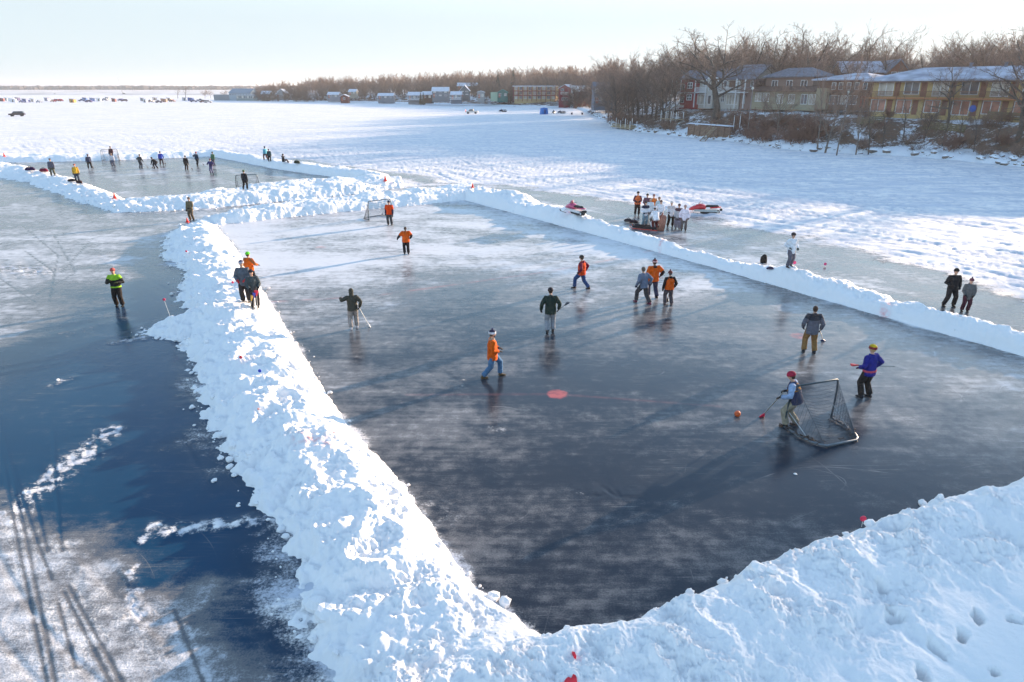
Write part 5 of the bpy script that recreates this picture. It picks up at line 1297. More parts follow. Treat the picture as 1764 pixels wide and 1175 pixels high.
# ---- on and beside the left bank
q = person(425, 521, -170, 'tall man in a blue-grey jacket and navy hat standing on the left snowbank', jacket=(.10, .115, .14), pants=(.03, .028, .03), hat=(.06, .07, .13), mask=(.4, .4, .45), boots=(.06, .05, .045), lh=(-.12, .26, 1.02), rh=(.18, .24, 1.0), gloves=(.50, .02, .03), h=1.9, long=.08, feet=((-.12, .02), (.12, .0)))
broom(T(q, -.25, .1, .1), T(q, .6, .55, .12), (.03, .03, .04), 'dark broom lying on the snow at the feet of the tall man in blue-grey', over=.35)
person(434, 494, -20, 'person in orange vest and lime green hat behind two spectators on the left bank', vest=(.6, .10, .006), sleeves=(.35, .10, .03), hat=(.10, .5, .03), hat_kind='beanie', pants=BLK, lh=(-.25, .12, .9), rh=(.36, .20, 1.10), h=1.74)
q = person(441, 531, -150, 'shorter spectator in a dark green-grey coat holding several brooms on the left snowbank', jacket=(.055, .07, .075), pants=(.025, .022, .025), hat=(.02, .02, .03), lh=(-.16, .28, 1.0), rh=(.20, .30, .98), h=1.7, long=.10, feet=((-.10, 0), (.12, 0)))
for k, (c_, l_) in enumerate((((.75, .03, .06), 'red-headed broom standing upside down beside the spectator in the green-grey coat'), ((.05, .06, .40), 'blue-headed broom in the bunch held by the spectator in the green-grey coat'), ((.70, .35, .04), 'yellow-brown broom in the bunch held by the spectator in the green-grey coat'))):
    a_ = T(q, .0+.16*k, .42, .02+.0*k); b_ = T(q, -.05+.10*k, .36, .88-.10*k); broom(a_, b_, c_, l_, over=0.0)
person(207, 528, -168, 'man in black overalls and hi-vis green bib standing alone on the left ice', jacket=(.018, .018, .018), pants=(.022, .017, .015), stripe=(.26, .48, .03), hat=(.35, .08, .07), boots=(.015, .015, .015), lh=(-.16, .22, 1.16), rh=(.14, .24, 1.24), gloves=(.04, .05, .02), feet=((-.13, .05), (.13, -.03)), h=1.85, yoke=(.26, .48, .03), collar=(.3, .55, .05))
q = person(331, 380, 170, 'man in olive-brown jacket by the red cone at the left bank end', jacket=(.15, .12, .07), pants=(.10, .075, .05), hat=(.10, .09, .08), boots=(.05, .035, .03), lh=(-.1, .24, 1.0), h=1.8, long=.06, detail=0)
# ---- beyond the right bank
person(1360, 461, 200, 'man in a white jersey and grey trousers standing on the ice behind the right bank', jacket=(.72, .74, .78), pants=(.13, .12, .15), hat=(.03, .025, .03), boots=(.05, .03, .03), gloves=(.03, .05, .045), feet=((-.12, -.08), (.24, .12)), lh=(-.24, .12, .96), rh=(.26, .10, 1.02), h=1.82, long=.10)
person(1633, 528, 178, 'heavy-set person in black, left of the couple behind the right bank', jacket=(.018, .017, .02), pants=(.022, .02, .022), hat=(.015, .015, .015), boots=(.02, .02, .02), lh=(-.26, .10, .92), rh=(.20, .24, 1.06), feet=((-.20, .05), (.22, .02)), h=1.85, long=.06)
person(1661, 537, 165, 'shorter person in grey parka, right of the couple behind the right bank', jacket=(.10, .105, .11), pants=(.06, .02, .03), hat=(.14, .05, .07), pom=(.03, .03, .04), boots=(.015, .015, .015), lh=(-.18, .20, .92), rh=(.18, .20, .92), h=1.58, long=.16, hood=(.14, .14, .14), hair=(.2, .13, .08))
WJ = (.72, .73, .78); OR2 = (.75, .17, .03)
grp = 'players gathered beyond the right bank'
person(1097, 371, 175, 'tall person in orange-fronted dark jacket at the left end of the gathering', jacket=(.10, .04, .05), vest=(.65, .15, .05), sleeves=(.10, .03, .05), stripe=(.7, .6, .6), pants=(.03, .02, .02), hat=BLK, lh=(-.12, .24, 1.05), rh=(.15, .22, 1.05), h=1.9, group=grp, detail=0)
person(1113, 374, 180, 'person in a dark red and grey patterned jacket behind the gathering, second from its left', jacket=(.13, .06, .09), pants=(.15, .12, .13), hat=BLK, lh=(-.14, .24, 1.0), rh=(.14, .22, 1.0), h=1.84, group=grp, detail=0)
person(1124, 374, 190, 'person in an orange bib over grey at the back of the gathering', jacket=(.3, .25, .22), vest=OR2, sleeves=(.45, .3, .2), pants=(.16, .04, .04), hat=(.25, .12, .12), h=1.8, group=grp, detail=0)
person(1110, 389, 190, 'player in white jersey with navy shoulders at the left front of the gathering', jacket=WJ, yoke=NAVY, pants=(.15, .24, .30), hat=(.05, .04, .04), lh=(-.2, .2, 1.0), rh=(.2, .15, .95), long=.10, h=1.82, group=grp, detail=0, stripe=NAVY)
person(1118, 382, 170, 'player in a white jersey with brown hair half hidden in the middle of the gathering', jacket=(.55, .62, .68), pants=(.12, .10, .10), hat_kind='none', hair=(.16, .07, .04), h=1.8, group=grp, detail=0, long=.08)
person(1128, 397, 15, 'stooping player in white jersey and red shorts at the front of the gathering', jacket=WJ, pants=(.10, .015, .02), hat=(.55, .55, .6), pads=(.6, .6, .62), boots=(.10, .02, .02), lean=.5, crouch=.08, lh=(-.2, .35, .8), rh=(.2, .35, .8), long=.06, h=1.85, group=grp, detail=0)
person(1136, 388, 160, 'player in a white jersey with black cuffs, tallest in the middle of the gathering', jacket=WJ, pants=(.30, .12, .10), hat=(.15, .09, .07), lh=(-.1, .25, .95), rh=(.3, .15, 1.0), gloves=BLK, long=.10, h=1.86, group=grp, detail=0, helmet=None)
person(1133, 380, 200, 'player in a pale blue-white jersey with yellow trim standing behind the tallest white jersey', jacket=(.5, .58, .6), stripe=(.65, .5, .05), pants=(.08, .06, .06), hat=(.25, .15, .1), h=1.8, group=grp, detail=0)
q = person(1154, 391, 185, 'player in a white and navy lettered jersey and black trousers standing apart in the gathering', jacket=WJ, yoke=(.55, .5, .5), pants=(.025, .015, .012), hat=(.5, .46, .44), feet=((-.17, 0), (.17, 0)), lh=(-.24, .22, 1.0), rh=(.26, .22, 1.05), long=.08, h=1.88, group=grp, detail=0)
person(1167, 394, 150, 'player in a brown-shouldered pale jersey with black gloves, second from the right of the gathering', jacket=(.40, .42, .46), yoke=(.08, .04, .05), pants=(.10, .09, .12), hat=(.08, .04, .04), lh=(-.2, .3, .95), gloves=BLK, h=1.8, group=grp, detail=0, long=.06, pads=(.25, .24, .3))
person(1177, 398, 168, 'man in white and pink jersey at the right end of the gathering', jacket=(.72, .66, .74), yoke=None, pants=(.12, .10, .10), hat=(.35, .25, .24), hat_kind='beanie', lh=(-.28, .1, .9), rh=(.30, .1, .9), gloves=(.10, .02, .04), h=1.86, long=.10, group=grp, detail=0)
# ---- the far rink
fg = 'players on the far rink'
FAR = [(92, 303, -160, dict(jacket=(.10, .10, .13), pants=(.09, .085, .06), hat=(.03, .03, .04), feet=((-.16, 0), (.16, 0)), h=1.86), 'spectator in a grey jacket standing on the left bank of the far rink', None),
 (134, 313, -150, dict(vest=(.62, .36, .03), sleeves=(.45, .25, .03), pants=(.03, .04, .06), hat=(.40, .10, .08), h=1.8), 'player in a yellow-orange vest at the left edge of the far rink', fg),
 (155, 291, 30, dict(jacket=(.04, .05, .09), pants=BLK, hat=(.1, .05, .06), feet=((-.15, .1), (.22, -.15)), lean=.15), 'player in a dark jacket leaning forward left of the far rink goal', fg),
 (196, 287, 175, dict(jacket=(.6, .6, .66), pants=(.10, .11, .16), hat=(.25, .18, .16), feet=((-.17, 0), (.17, 0)), lean=.25, crouch=.1), 'goalkeeper in white in front of the far goal of the far rink', fg),
 (194, 276, 175, dict(jacket=(.09, .03, .035), pants=(.04, .03, .04), hat=BLK, h=1.85), 'spectator in a dark red jacket behind the far goal of the far rink', None),
 (243, 291, -20, dict(jacket=(.05, .055, .06), pants=(.035, .04, .06), hat=(.05, .04, .04), feet=((-.16, 0), (.24, -.05)), lean=.2, lh=(-.3, .1, 1.0), rh=(.2, .3, .9)), 'player in dark clothes bent forward with hand on hip, right of the far goal', fg),
 (269, 291, 80, dict(jacket=BLK, pants=(.03, .03, .04), hat=(.10, .05, .03), lean=.9, crouch=.14, feet=((-.15, .1), (.15, -.1)), lh=(-.15, .5, .5), rh=(.15, .5, .5)), 'player bending far down at the centre of the far rink', fg),
 (279, 285, 20, dict(jacket=(.03, .06, .35), pants=(.04, .03, .04), hat=(.08, .04, .05), feet=((-.18, .1), (.2, -.15)), lean=.15, rh=(.3, .3, .9)), 'player in a bright blue jacket behind the bending player', fg),
 (322, 294, 0, dict(jacket=BLK, pants=(.08, .06, .05), hat=BLK, lean=.15), 'player in black with brown trousers in the middle of the far rink', fg),
 (340, 286, -20, dict(jacket=(.02, .04, .07), pants=BLK, hat=(.35, .05, .05), lean=.12, feet=((-.14, .15), (.16, -.12)), lh=(-.35, .1, 1.1)), 'player in dark blue with a red hat at the back of the far rink', fg),
 (365, 300, 175, dict(jacket=(.06, .05, .14), pants=(.15, .15, .25), hat=(.18, .05, .08), feet=((-.14, 0), (.14, -.06)), lh=(-.3, .2, 1.1), rh=(.3, .2, 1.1)), 'player in a purple jacket in front of the green-clad player on the far rink', fg),
 (369, 286, 160, dict(jacket=(.08, .16, .09), pants=(.08, .08, .10), hat=(.05, .07, .05)), 'player in a green jacket at the back right of the far rink', fg),
 (423, 327, -10, dict(jacket=(.018, .018, .022), pants=BLK, hat=(.06, .13, .06), feet=((-.20, 0), (.20, 0)), lean=.1), 'goalkeeper in black with a green hat in the near goal of the far rink', fg),
 (459, 278, 60, dict(jacket=(.12, .38, .50), pants=(.10, .05, .05), hat=(.05, .06, .09), feet=((-.1, .3), (.1, -.22))), 'person in a light turquoise jacket walking behind the right bank of the far rink', None),
 (465, 280, 10, dict(jacket=(.02, .05, .06), pants=BLK, hat=BLK, h=1.6), 'short person in black beside the turquoise jacket', None)]
for (u, v, yaw, kw, lab, g_) in FAR:
    q = person(u, v, yaw, lab, detail=0, group=g_, **kw)
    if u in (155, 243, 269, 279, 322, 340): broom(q['r'], T(q, .35, .75, .06), (.1, .05, .05), {155: 'broom of the leaning player left of the far rink goal', 243: 'broom of the bent player right of the far goal', 269: 'broom of the player bending far down', 279: 'broom of the bright blue player on the far rink', 322: 'broom of the player in black and brown on the far rink', 340: 'broom of the red-hatted player on the far rink'}[u], over=.2)
person(489, 284, -60, 'person in black sitting on the snow behind the right bank of the far rink', jacket=BLK, pants=(.15, .12, .12), hat=BLK, sit=True, detail=0)
# remesh every body and garment into one continuous surface
bpy.context.view_layer.update()
for o, vx, st in PENDING:
    a = o.modifiers.new('r', 'REMESH'); a.mode = 'VOXEL'; a.voxel_size = vx
    s_ = o.modifiers.new('s', 'SMOOTH'); s_.factor = .6; s_.iterations = st+1
dg = bpy.context.evaluated_depsgraph_get(); dg.update()
for o, vx, st in PENDING:
    me = bpy.data.meshes.new_from_object(o.evaluated_get(dg), depsgraph=dg); mat = o.data.materials[0]
    me.name = o.name
    me.materials.clear(); me.materials.append(mat); me.polygons.foreach_set('use_smooth', [True]*len(me.polygons)); me.polygons.foreach_set('material_index', [0]*len(me.polygons)); 
    if o.name.split('.')[0] in ('jacket', 'trousers', 'vest', 'shirt'):      # folds in the cloth
        n_ = len(me.vertices); V = np.empty(n_*3, np.float32); me.vertices.foreach_get('co', V); V = V.reshape(-1, 3); NN = np.empty(n_*3, np.float32); me.vertex_normals.foreach_get('vector', NN); NN = NN.reshape(-1, 3)
        a_ = V[:, 0]*1.3+V[:, 1]*1.7; sd_ = (int(abs(o.parent.location.x*31+o.parent.location.y*17)) % 97)
        w_ = np.abs(vn(a_*7+sd_, V[:, 2]*17+a_*5, sd_))*1.3+np.abs(vn(a_*16, V[:, 2]*30, sd_+3))*.6
        V = V+NN*((.5-w_)*.017)[:, None]; me.vertices.foreach_set('co', V.astype(np.float32).ravel()); me.update()
    o.modifiers.clear(); o.data = me
# ================================================================ nets, ball, sleds and other things on the ice
def netmesh(m, corners, nu, nv, bow=(0, 0, 0), w=.0045):
    """a bilinear patch of netting: real cords"""
    a, b, c, d = [Vector(p) for p in corners]; bw = Vector(bow)
    def P_(s, t): return a.lerp(b, s).lerp(d.lerp(c, s), t)+bw*(4*s*(1-s)*4*t*(1-t))**.8
    for i in range(nu+1):
        pts = [P_(i/nu, t/4) for t in range(5)]
        for p, q in zip(pts[:-1], pts[1:]): m.tube([p, q], w, 3, cap=False)
    for j in range(nv+1):
        pts = [P_(s/4, j/nv) for s in range(5)]
        for p, q in zip(pts[:-1], pts[1:]): m.tube([p, q], w, 3, cap=False)
def arc(p, q, c, n=5): 
    p, q, c = Vector(p), Vector(q), Vector(c); return [p*(1-t)**2+c*2*t*(1-t)+q*t*t for t in [i/n for i in range(n+1)]]
def goal(x, y, rz, label, w=2.1, h=1.32, dp=1.15, dense=True, fm=(.05, .07, .08), tilt=.12, pipe=.029):
    """mouth faces local -Y ... the net bellies out to +Y"""
    o = empty('goal_net', (x, y, .02), rz); tag(o, label, 'goal net', 'hockey nets')
    fmat = simple('goal_pipe', fm, rough=.35, metal=.4, var=.3, scale=5); W2 = w/2
    top = (0, tilt, h)
    fr = arc((-W2, 0, 0), (-W2+.16, tilt, h), (-W2-.03, tilt*.5, h*.98), 7)+arc((W2-.16, tilt, h), (W2, 0, 0), (W2+.03, tilt*.5, h*.98), 7)
    MB().tube(fr, pipe, 8).build('front_frame', fmat, o, smooth=True)
    br = arc((-W2, 0, .03), (-W2+.35, dp, .03), (-W2-.05, dp*.85, .03), 6)+arc((W2-.35, dp, .03), (W2, 0, .03), (W2+.05, dp*.85, .03), 6)
    MB().tube(br, pipe*1.2, 8).build('base_frame', simple('goal_base', (.16, .18, .20), rough=.4, metal=.3), o, smooth=True)
    for s in (-1, 1): MB().tube([(s*W2*.93, .05, .5), (s*W2*.86, dp*.62, .05)], pipe*.3, 6).build('brace', simple('white_pipe', (.55, .58, .6), rough=.4), o)
    m = MB(); n = 20 if dense else 10; wd = .0037 if dense else .006
    netmesh(m, [(-W2+.12, tilt, h-.02), (W2-.12, tilt, h-.02), (W2-.3, dp-.05, .06), (-W2+.3, dp-.05, .06)], n*2, n, (0, .02, -.16), wd)
    for s in (-1, 1): netmesh(m, [(s*(W2-.01), .02, .06), (s*(W2-.14), tilt, h-.02), (s*(W2-.3), dp-.05, .06), (s*(W2-.25), dp-.1, .05)], n, n//2, (0, 0, 0), wd)
    m.build('netting', simple('net_cord', (.10, .10, .11)), o)
    # snow and frayed net piled on the base
    m = MB(); rr = random.Random(int(x*10))
    for i in range(60 if dense else 12):
        t = rr.random(); k = min(int(t*(len(br)-1)), len(br)-2); p = br[k].lerp(br[k+1], t*(len(br)-1)-k)
        m.tube([p+Vector((rr.uniform(-.02, .02), -rr.uniform(.02, .14), .01)), p+Vector((rr.uniform(-.15, .15), -rr.uniform(.1, .25), .03+rr.random()*.05)), p+Vector((rr.uniform(-.2, .2), -rr.uniform(.02, .2), .01))], .012, 4)
    m.build('slack_netting', simple('net_brown', (.07, .045, .035), var=.3), o)
    return o
AX = math.atan2(42.7, -23.5)       # the rink's long axis points away from the camera
pl = gp(1350, 737); pr = gp(1431, 722)
c = (pl+pr)/2; goal(c[0], c[1], math.atan2(pl[1]-pr[1], pl[0]-pr[0]), 'big goal net with a pipe frame at the near right end of the main rink', w=float(np.hypot(*(pl-pr))), h=1.36, dp=1.35)
pl = gp(634.5, 380); pr = gp(678, 374.5); c = (pl+pr)/2
goal(c[0], c[1], math.atan2(pr[1]-pl[1], pr[0]-pl[0])+.1, 'goal net at the far end of the main rink behind the orange-shirted goalkeeper', w=float(np.hypot(*(pl-pr))), dense=False, h=1.4)
pl = gp(408, 328); pr = gp(447, 326.5); c = (pl+pr)/2
goal(c[0], c[1], math.atan2(pl[1]-pr[1], pl[0]-pr[0]), 'goal net at the near end of the far rink around the goalkeeper in black', w=float(np.hypot(*(pl-pr))), dense=False, h=1.45, dp=.9, pipe=.032)
pl = gp(176, 277.5); pr = gp(206, 276.5); c = (pl+pr)/2
goal(c[0], c[1], math.atan2(pr[1]-pl[1], pr[0]-pl[0]), 'thin goal net at the far end of the far rink behind the goalkeeper in white', w=float(np.hypot(*(pl-pr))), dense=False, h=1.5, pipe=.026)
# ball
x, y, z = gs(1270, 717); m = MB().ball((0, 0, .08), .095, 20, 14); o = m.build('ball', simple('orange_ball', (.62, .10, .02), rough=.55), None, smooth=True, loc=(x, y, z)); tag(o, 'orange ball lying on the ice left of the near net', 'ball')
# cones
def cone(u, v, lab, s=1.0, lay=False):
    x, y, z = gs(u, v); s *= .82; o = empty('traffic_cone', (x, y, z)); tag(o, lab, 'cone', 'red cones on the banks')
    MB().tube([(0, 0, .03), (0, 0, .5*s), (0, 0, .52*s)], [.15*s, .04*s, .02*s], 12).build('body', simple('cone_red', (.75, .05, .04), rough=.5), o, smooth=True)
    MB().box(-.19*s, .19*s, -.19*s, .19*s, -.03, .03).build('base', simple('cone_red', (.75, .05, .04), rough=.5), o)
    if lay: o.rotation_euler = (R(70), 0, 1)
cone(664, 312, 'red cone on the snow tip at the right end of the far rink bank', 1.2); cone(814, 323, 'small red cone at the far right corner bank of the main rink', .9); cone(323, 383, 'red cone beside the man in the olive-brown jacket', .8)
cone(198, 342, 'red cone on the left bank of the far rink near its lower corner', 1.1); cone(8, 271, 'red cone at the left edge of the photo beyond the far rink', 1.1)
# marker stakes: thin wire with a small disc
def stake(u, v, color, lab, h=.75, lean=(0, 0), disc=.055):
    x, y, z = gs(u, v); o = empty('marker_stake', (x, y, z)); tag(o, lab, 'marker stake', 'marker stakes stuck in the snow')
    t = Vector((lean[0], lean[1], h)); MB().tube([(0, 0, -.15), t], .007, 5).build('stake', M_SHAFTW, o)
    MB().tube([t+Vector((0, -.012, .02)), t+Vector((0, .012, .02))], disc, 14).build('disc', simple('marker_%d' % int(color[0]*99), color, rough=.5), o)
PINK = (.75, .03, .10)
stake(296, 551, PINK, 'pink marker on a leaning wire at the snow spur on the left ice', .78, (-.22, .1)); stake(323, 446, PINK, 'pink marker stake on the shaded side of the left bank above the lone man', .42)
stake(403, 502, PINK, 'pink marker stake on the left bank behind the tall man in blue-grey', .38); stake(416.5, 628, (.74, .03, .06), 'small red marker on the sunlit top of the left bank', .22); stake(449, 650, (.02, .05, .45), 'small blue marker in the shade just below the small red one', .2)
stake(446, 712, (.7, .3, .25), 'tiny faded marker lower on the left bank', .1, disc=.03)
stake(1484, 908, PINK, 'pink ringed marker at the edge of the near right snowbank', .2, disc=.07); stake(1368, 458, (.73, .05, .2), 'pink and white marker on the ice right of the man in the white jersey', .15, disc=.09); stake(1421, 459, (.73, .05, .21), 'small pink marker in the tan ice between the white jersey and the couple', .12, disc=.08)
# red paint flakes and the red cloth in the snow at the bottom
def flake(pts, v0, mat, lab, name, cat):
    x, y, z = gs(*v0); m = MB(); n = len(pts); q = []
    for (u, v) in pts:
        p = gp(u, v, z); q.append((p[0]-x, p[1]-y))
    m.add([(a, b, .05) for a, b in q]+[(a*.9, b*.9, -.02) for a, b in q], [tuple(range(n))[::-1], tuple(range(n, 2*n))]+[(i, (i+1) % n, (i+1) % n+n, i+n) for i in range(n)])
    o = m.build(name, mat, None, loc=(x, y, z)); tag(o, lab, cat)
RP = simple('red_cloth', (.75, .01, .03), rough=.6)
flake([(985, 1126), (990, 1127), (993, 1134), (989, 1134)], (988, 1130), RP, 'small red scrap in the snow at the near corner of the rink', 'red_scrap', 'scrap')
flake([(974, 1174), (979, 1170), (984, 1172), (987, 1165), (993, 1168), (994, 1180), (970, 1182)], (985, 1173), RP, 'red cloth sticking out of the snow at the bottom edge of the photo', 'red_cloth', 'cloth')
# bags and gear lying on the banks
def bag(u, v, s, c, lab, name='gear_bag', cat='bag', up=False):
    x, y, z = gs(u, v); o = empty(name, (x, y, z+.0), random.Random(int(u)).uniform(-.6, .6)); tag(o, lab, cat)
    m = MB(); m.tube([(-s*.5, 0, .16*s), (-s*.3, 0, .24*s), (s*.3, 0, .26*s), (s*.52, 0, .15*s)], [(.12*s, .10*s), (.22*s, .20*s), (.22*s, .20*s), (.10*s, .09*s)], 10, xh=(0, 1, 0)) if not up else m.tube([(0, 0, 0), (0, 0, .15*s), (0, .03, .42*s), (.03, .05, .6*s), (0, .05, .68*s)], [(.24*s, .16*s), (.27*s, .2*s), (.25*s, .17*s), (.17*s, .12*s), (.05*s, .04*s)], 12)
    m.build('body', cloth(c), o, smooth=True)
    for k in (-1, 1): MB().tube(arc((k*.12*s, -.1*s, .3*s), (k*.14*s, -.35*s, .0), (k*.2*s, -.42*s, .35*s), 5) if up else arc((-.15*s, k*.1*s, .42*s), (.15*s, k*.1*s, .42*s), (0, k*.1*s, .7*s), 5), .018*s, 6).build('strap', cloth(BLK), o)
bag(1315, 453, .72, (.015, .014, .014), 'black backpack standing on the right snowbank left of the white jersey', 'backpack', 'backpack', up=True)
bag(1326, 465, .35, (.03, .03, .08), 'small dark blue glove lying on the right snowbank below the backpack', 'mitten', 'mitten')
bag(53, 297, 1.0, (.03, .012, .05), 'dark purple gear bag at the left end of the far rink bank'); bag(76, 297, .95, (.16, .008, .03), 'crimson gear bag right of the dark purple one')
bag(124, 314, .7, BLK, 'dark skates and gear lying behind the player in the yellow-orange vest'); bag(137, 317, .8, (.04, .02, .02), 'dark brown bag next to the skates below the yellow vest')
bag(512, 285, .9, (.05, .05, .03), 'small dark bag on the snow right of the seated person'); bag(1082, 383, .6, (.02, .02, .03), 'left dark bag in front of the gathering beyond the right bank'); bag(1091, 385, .6, (.03, .02, .03), 'right dark bag in front of the gathering beyond the right bank')
# black bench-like sled behind the bank with a red edge
x, y, z = gs(1112, 395); o = empty('gear_sled', (x, y, z), -.5); tag(o, 'dark flat sled with a red runner in front of the gathered players', 'sled')
m = MB(); m.box(-.9, .9, -.3, .3, .10, .16); m.box(-.9, .9, -.3, -.26, .163, .26); m.box(-.9, .9, .26, .3, .163, .26); m.build('tray', cloth((.03, .025, .03)), o)
for s in (-.28, .28): MB().tube([(-1.1, s, .2), (-.9, s, .03), (.95, s, .03)], .022, 6).build('runner', simple('cone_red', (.75, .05, .04), rough=.5), o)
# big drum-like keg beside them: wooden stick bundle
x, y, z = gs(1139, 398); o = empty('stick_bag', (x, y, z), .3); tag(o, 'pinkish brown leather stick bag leaning beside the stooping player', 'stick bag')
MB().tube([(0, 0, 0), (.05, 0, .5), (.15, 0, 1.0), (.17, 0, 1.1)], [(.2, .16), (.24, .2), (.19, .15), (.08, .07)], 10).build('body', simple('leather', (.30, .13, .09), var=.35, scale=9), o, smooth=True)
for k in range(3): MB().tube([(.1+.04*k, .02*k, .9), (.28+.06*k, .03*k, 1.5)], .018, 6).build('stick', M_SHAFTW, o)
# snowmobile
def snowmobile(x, y, z, rz, c1, c2, lab, s=1.0, glass=(.5, .5, .55), detail=True):
    """nose towards local -X"""
    o = empty('snowmobile', (x, y, z), rz); o.scale = (s, s, s); tag(o, lab, 'snowmobile'); body = simple('paint_%d_%d_%d' % tuple(int(c*99) for c in c1), c1, rough=.3, var=.08, coat=.6); acc = simple('trim_%d_%d' % (int(c2[0]*99), int(c2[1]*99)), c2, rough=.4); rub = simple('rubber', (.02, .02, .022), rough=.7)
    q = MB().tube([(-1.45, 0, .36), (-1.25, 0, .44), (-.85, 0, .58), (-.45, 0, .68), (-.1, 0, .62), (.05, 0, .5)], [(.10, .08), (.26, .16), (.40, .24), (.40, .28), (.33, .25), (.25, .15)], 14, xh=(0, 1, 0)); q.build('cowl', body, o, smooth=True)
    MB().prismx([(-.36, .22), (.36, .22), (.30, .42), (-.30, .42)], -.95, 1.15).build('tunnel', acc, o)
    q = MB().tube([(-.05, 0, .62), (.25, 0, .72), (.75, 0, .70), (1.15, 0, .74), (1.3, 0, .72)], [(.14, .10), (.17, .12), (.18, .12), (.17, .10), (.1, .05)], 10, xh=(0, 1, 0)); q.build('seat', rub, o, smooth=True)
    MB().tube([(.5, 0, .56), (1.1, 0, .62), (1.5, 0, .64)], [(.24, .08), (.24, .09), (.18, .05)], 10, xh=(0, 1, 0)).build('rear_cowl', body, o, smooth=True)
    MB().tube([(-.62, 0, .86), (-.42, 0, 1.16), (-.36, 0, 1.2)], [(.22, .02), (.16, .02), (.08, .015)], 10, xh=(0, 1, 0)).build('windshield', simple('shield_%d' % int(glass[0]*99), glass, rough=.15), o, smooth=True)
    hb = MB().tube([(-.22, -.36, .98), (-.3, -.12, .95), (-.3, .12, .95), (-.22, .36, .98)], .018, 6).build('handlebar', rub, o)
    for k in (-1, 1): MB().ball((-.95, k*.16, .76), (.07, .09, .05), 8, 6).build('headlight', simple('lamp_glass', (.7, .7, .65), rough=.1), o, smooth=True)
    for k in (-1, 1):
        sk = MB().tube([(-1.75, k*.48, .20), (-1.6, k*.48, .05), (-.75, k*.48, .03), (-.65, k*.48, .05)], [(.06, .012), (.07, .015), (.07, .015), (.05, .01)], 8, xh=(0, 1, 0)).build('ski', rub, o)
        MB().tube([(-1.1, k*.48, .06), (-.95, k*.26, .42)], .03, 6).build('strut', acc, sk)
    t = []; 
    for i in range(24):
        a = 2*PI*i/24; cx = 1.25 if math.cos(a) > 0 else -.25; t.append((cx+math.cos(a)*.17, .19+math.sin(a)*.17))
    m = MB().prism([(p[0], p[1]) for p in t], -.19, .19); tr = m.build('track', rub, o)
    for k in (-1, 1): MB().tube([(1.25, k*.205, .19), (1.25, k*.215, .19)], .12, 12).build('wheel', acc, tr)
    MB().box(1.42, 1.62, -.2, .2, .30, .50).build('snow_flap', rub, o)
    return o
x, y, z = gs(1213, 368); snowmobile(x, y, z, R(-8), (.60, .012, .02), (.40, .42, .40), 'red snowmobile with a black seat parked right of the gathered players', .84, (.65, .45, .42))
x, y, z = gs(990, 366); snowmobile(x, y, z-.1, R(-62), (.55, .06, .16), (.62, .62, .62), 'white and pink snowmobile half hidden behind the right bank', .8, (.7, .7, .72))
x, y, z = gs(866, 193); snowmobile(x, y, 0, R(10), (.02, .025, .06), (.03, .03, .05), 'dark blue snowmobile far out on the lake right of the white and red truck', 1.15, (.05, .05, .08))
x, y, z = gs(954, 195.5); snowmobile(x, y, 0, R(70), (.03, .03, .05), (.03, .03, .05), 'dark snowmobile seen end-on beside the blue ice tent', 1.1, (.05, .05, .08))
x, y, z = gs(967, 195.5); snowmobile(x, y, 0, R(0), (.02, .03, .08), (.05, .05, .06), 'dark navy snowmobile second to the right of the blue ice tent', 1.15, (.05, .05, .08))
x, y, z = gs(1019, 193); snowmobile(x, y, 0, R(20), (.02, .05, .12), (.05, .05, .06), 'blue-grey snowmobile parked at the shore by the wooded point', 1.2, (.05, .05, .08))
x, y, z = gs(1024, 195); snowmobile(x, y, 0, R(5), (.03, .03, .04), (.05, .05, .06), 'black snowmobile in front of the blue-grey one at the shore', 1.1, (.05, .05, .08))
for (u, lab) in ((985, 'small dark bucket on the snow far right of the blue ice tent'), (1003, 'small dark bucket farther right near the wooded point')):
    x, y, z = gs(u, 197.5); o = empty('bucket', (x, y, 0)); tag(o, lab, 'bucket'); MB().tube([(0, 0, 0), (0, 0, .7)], [.3, .38], 10).build('pail', cloth(NAVY), o)
    MB().tube(arc((-.38, 0, .65), (.38, 0, .65), (0, 0, 1.2), 6), .03, 5).build('handle', cloth(BLK), o)
# blue ice tent
x, y, z = gs(937, 197); o = empty('ice_tent', (x, y, 0), .25); tag(o, 'bright blue square ice-fishing tent on the snow in front of the red apartment block', 'tent')
m = MB(); w_ = 1.35; hh = 2.3; v = [(-w_, -w_, 0), (w_, -w_, 0), (w_, w_, 0), (-w_, w_, 0), (-w_*.82, -w_*.82, hh), (w_*.82, -w_*.82, hh), (w_*.82, w_*.82, hh), (-w_*.82, w_*.82, hh), (0, 0, hh+.2), (0, -w_*1.06, hh*.5), (w_*1.06, 0, hh*.5), (0, w_*1.06, hh*.5), (-w_*1.06, 0, hh*.5)]
m.add(v, [(0, 1, 9), (1, 5, 9), (5, 4, 9), (4, 0, 9), (1, 2, 10), (2, 6, 10), (6, 5, 10), (5, 1, 10), (2, 3, 11), (3, 7, 11), (7, 6, 11), (6, 2, 11), (3, 0, 12), (0, 4, 12), (4, 7, 12), (7, 3, 12), (4, 5, 8), (5, 6, 8), (6, 7, 8), (7, 4, 8)]); m.build('shell', simple('tent_blue', (.02, .16, .48), rough=.6), o)
MB().box(-.4, .4, -w_*1.07, -w_*1.02, .25, 1.8).build('door', simple('tent_door', (.01, .06, .22)), o)
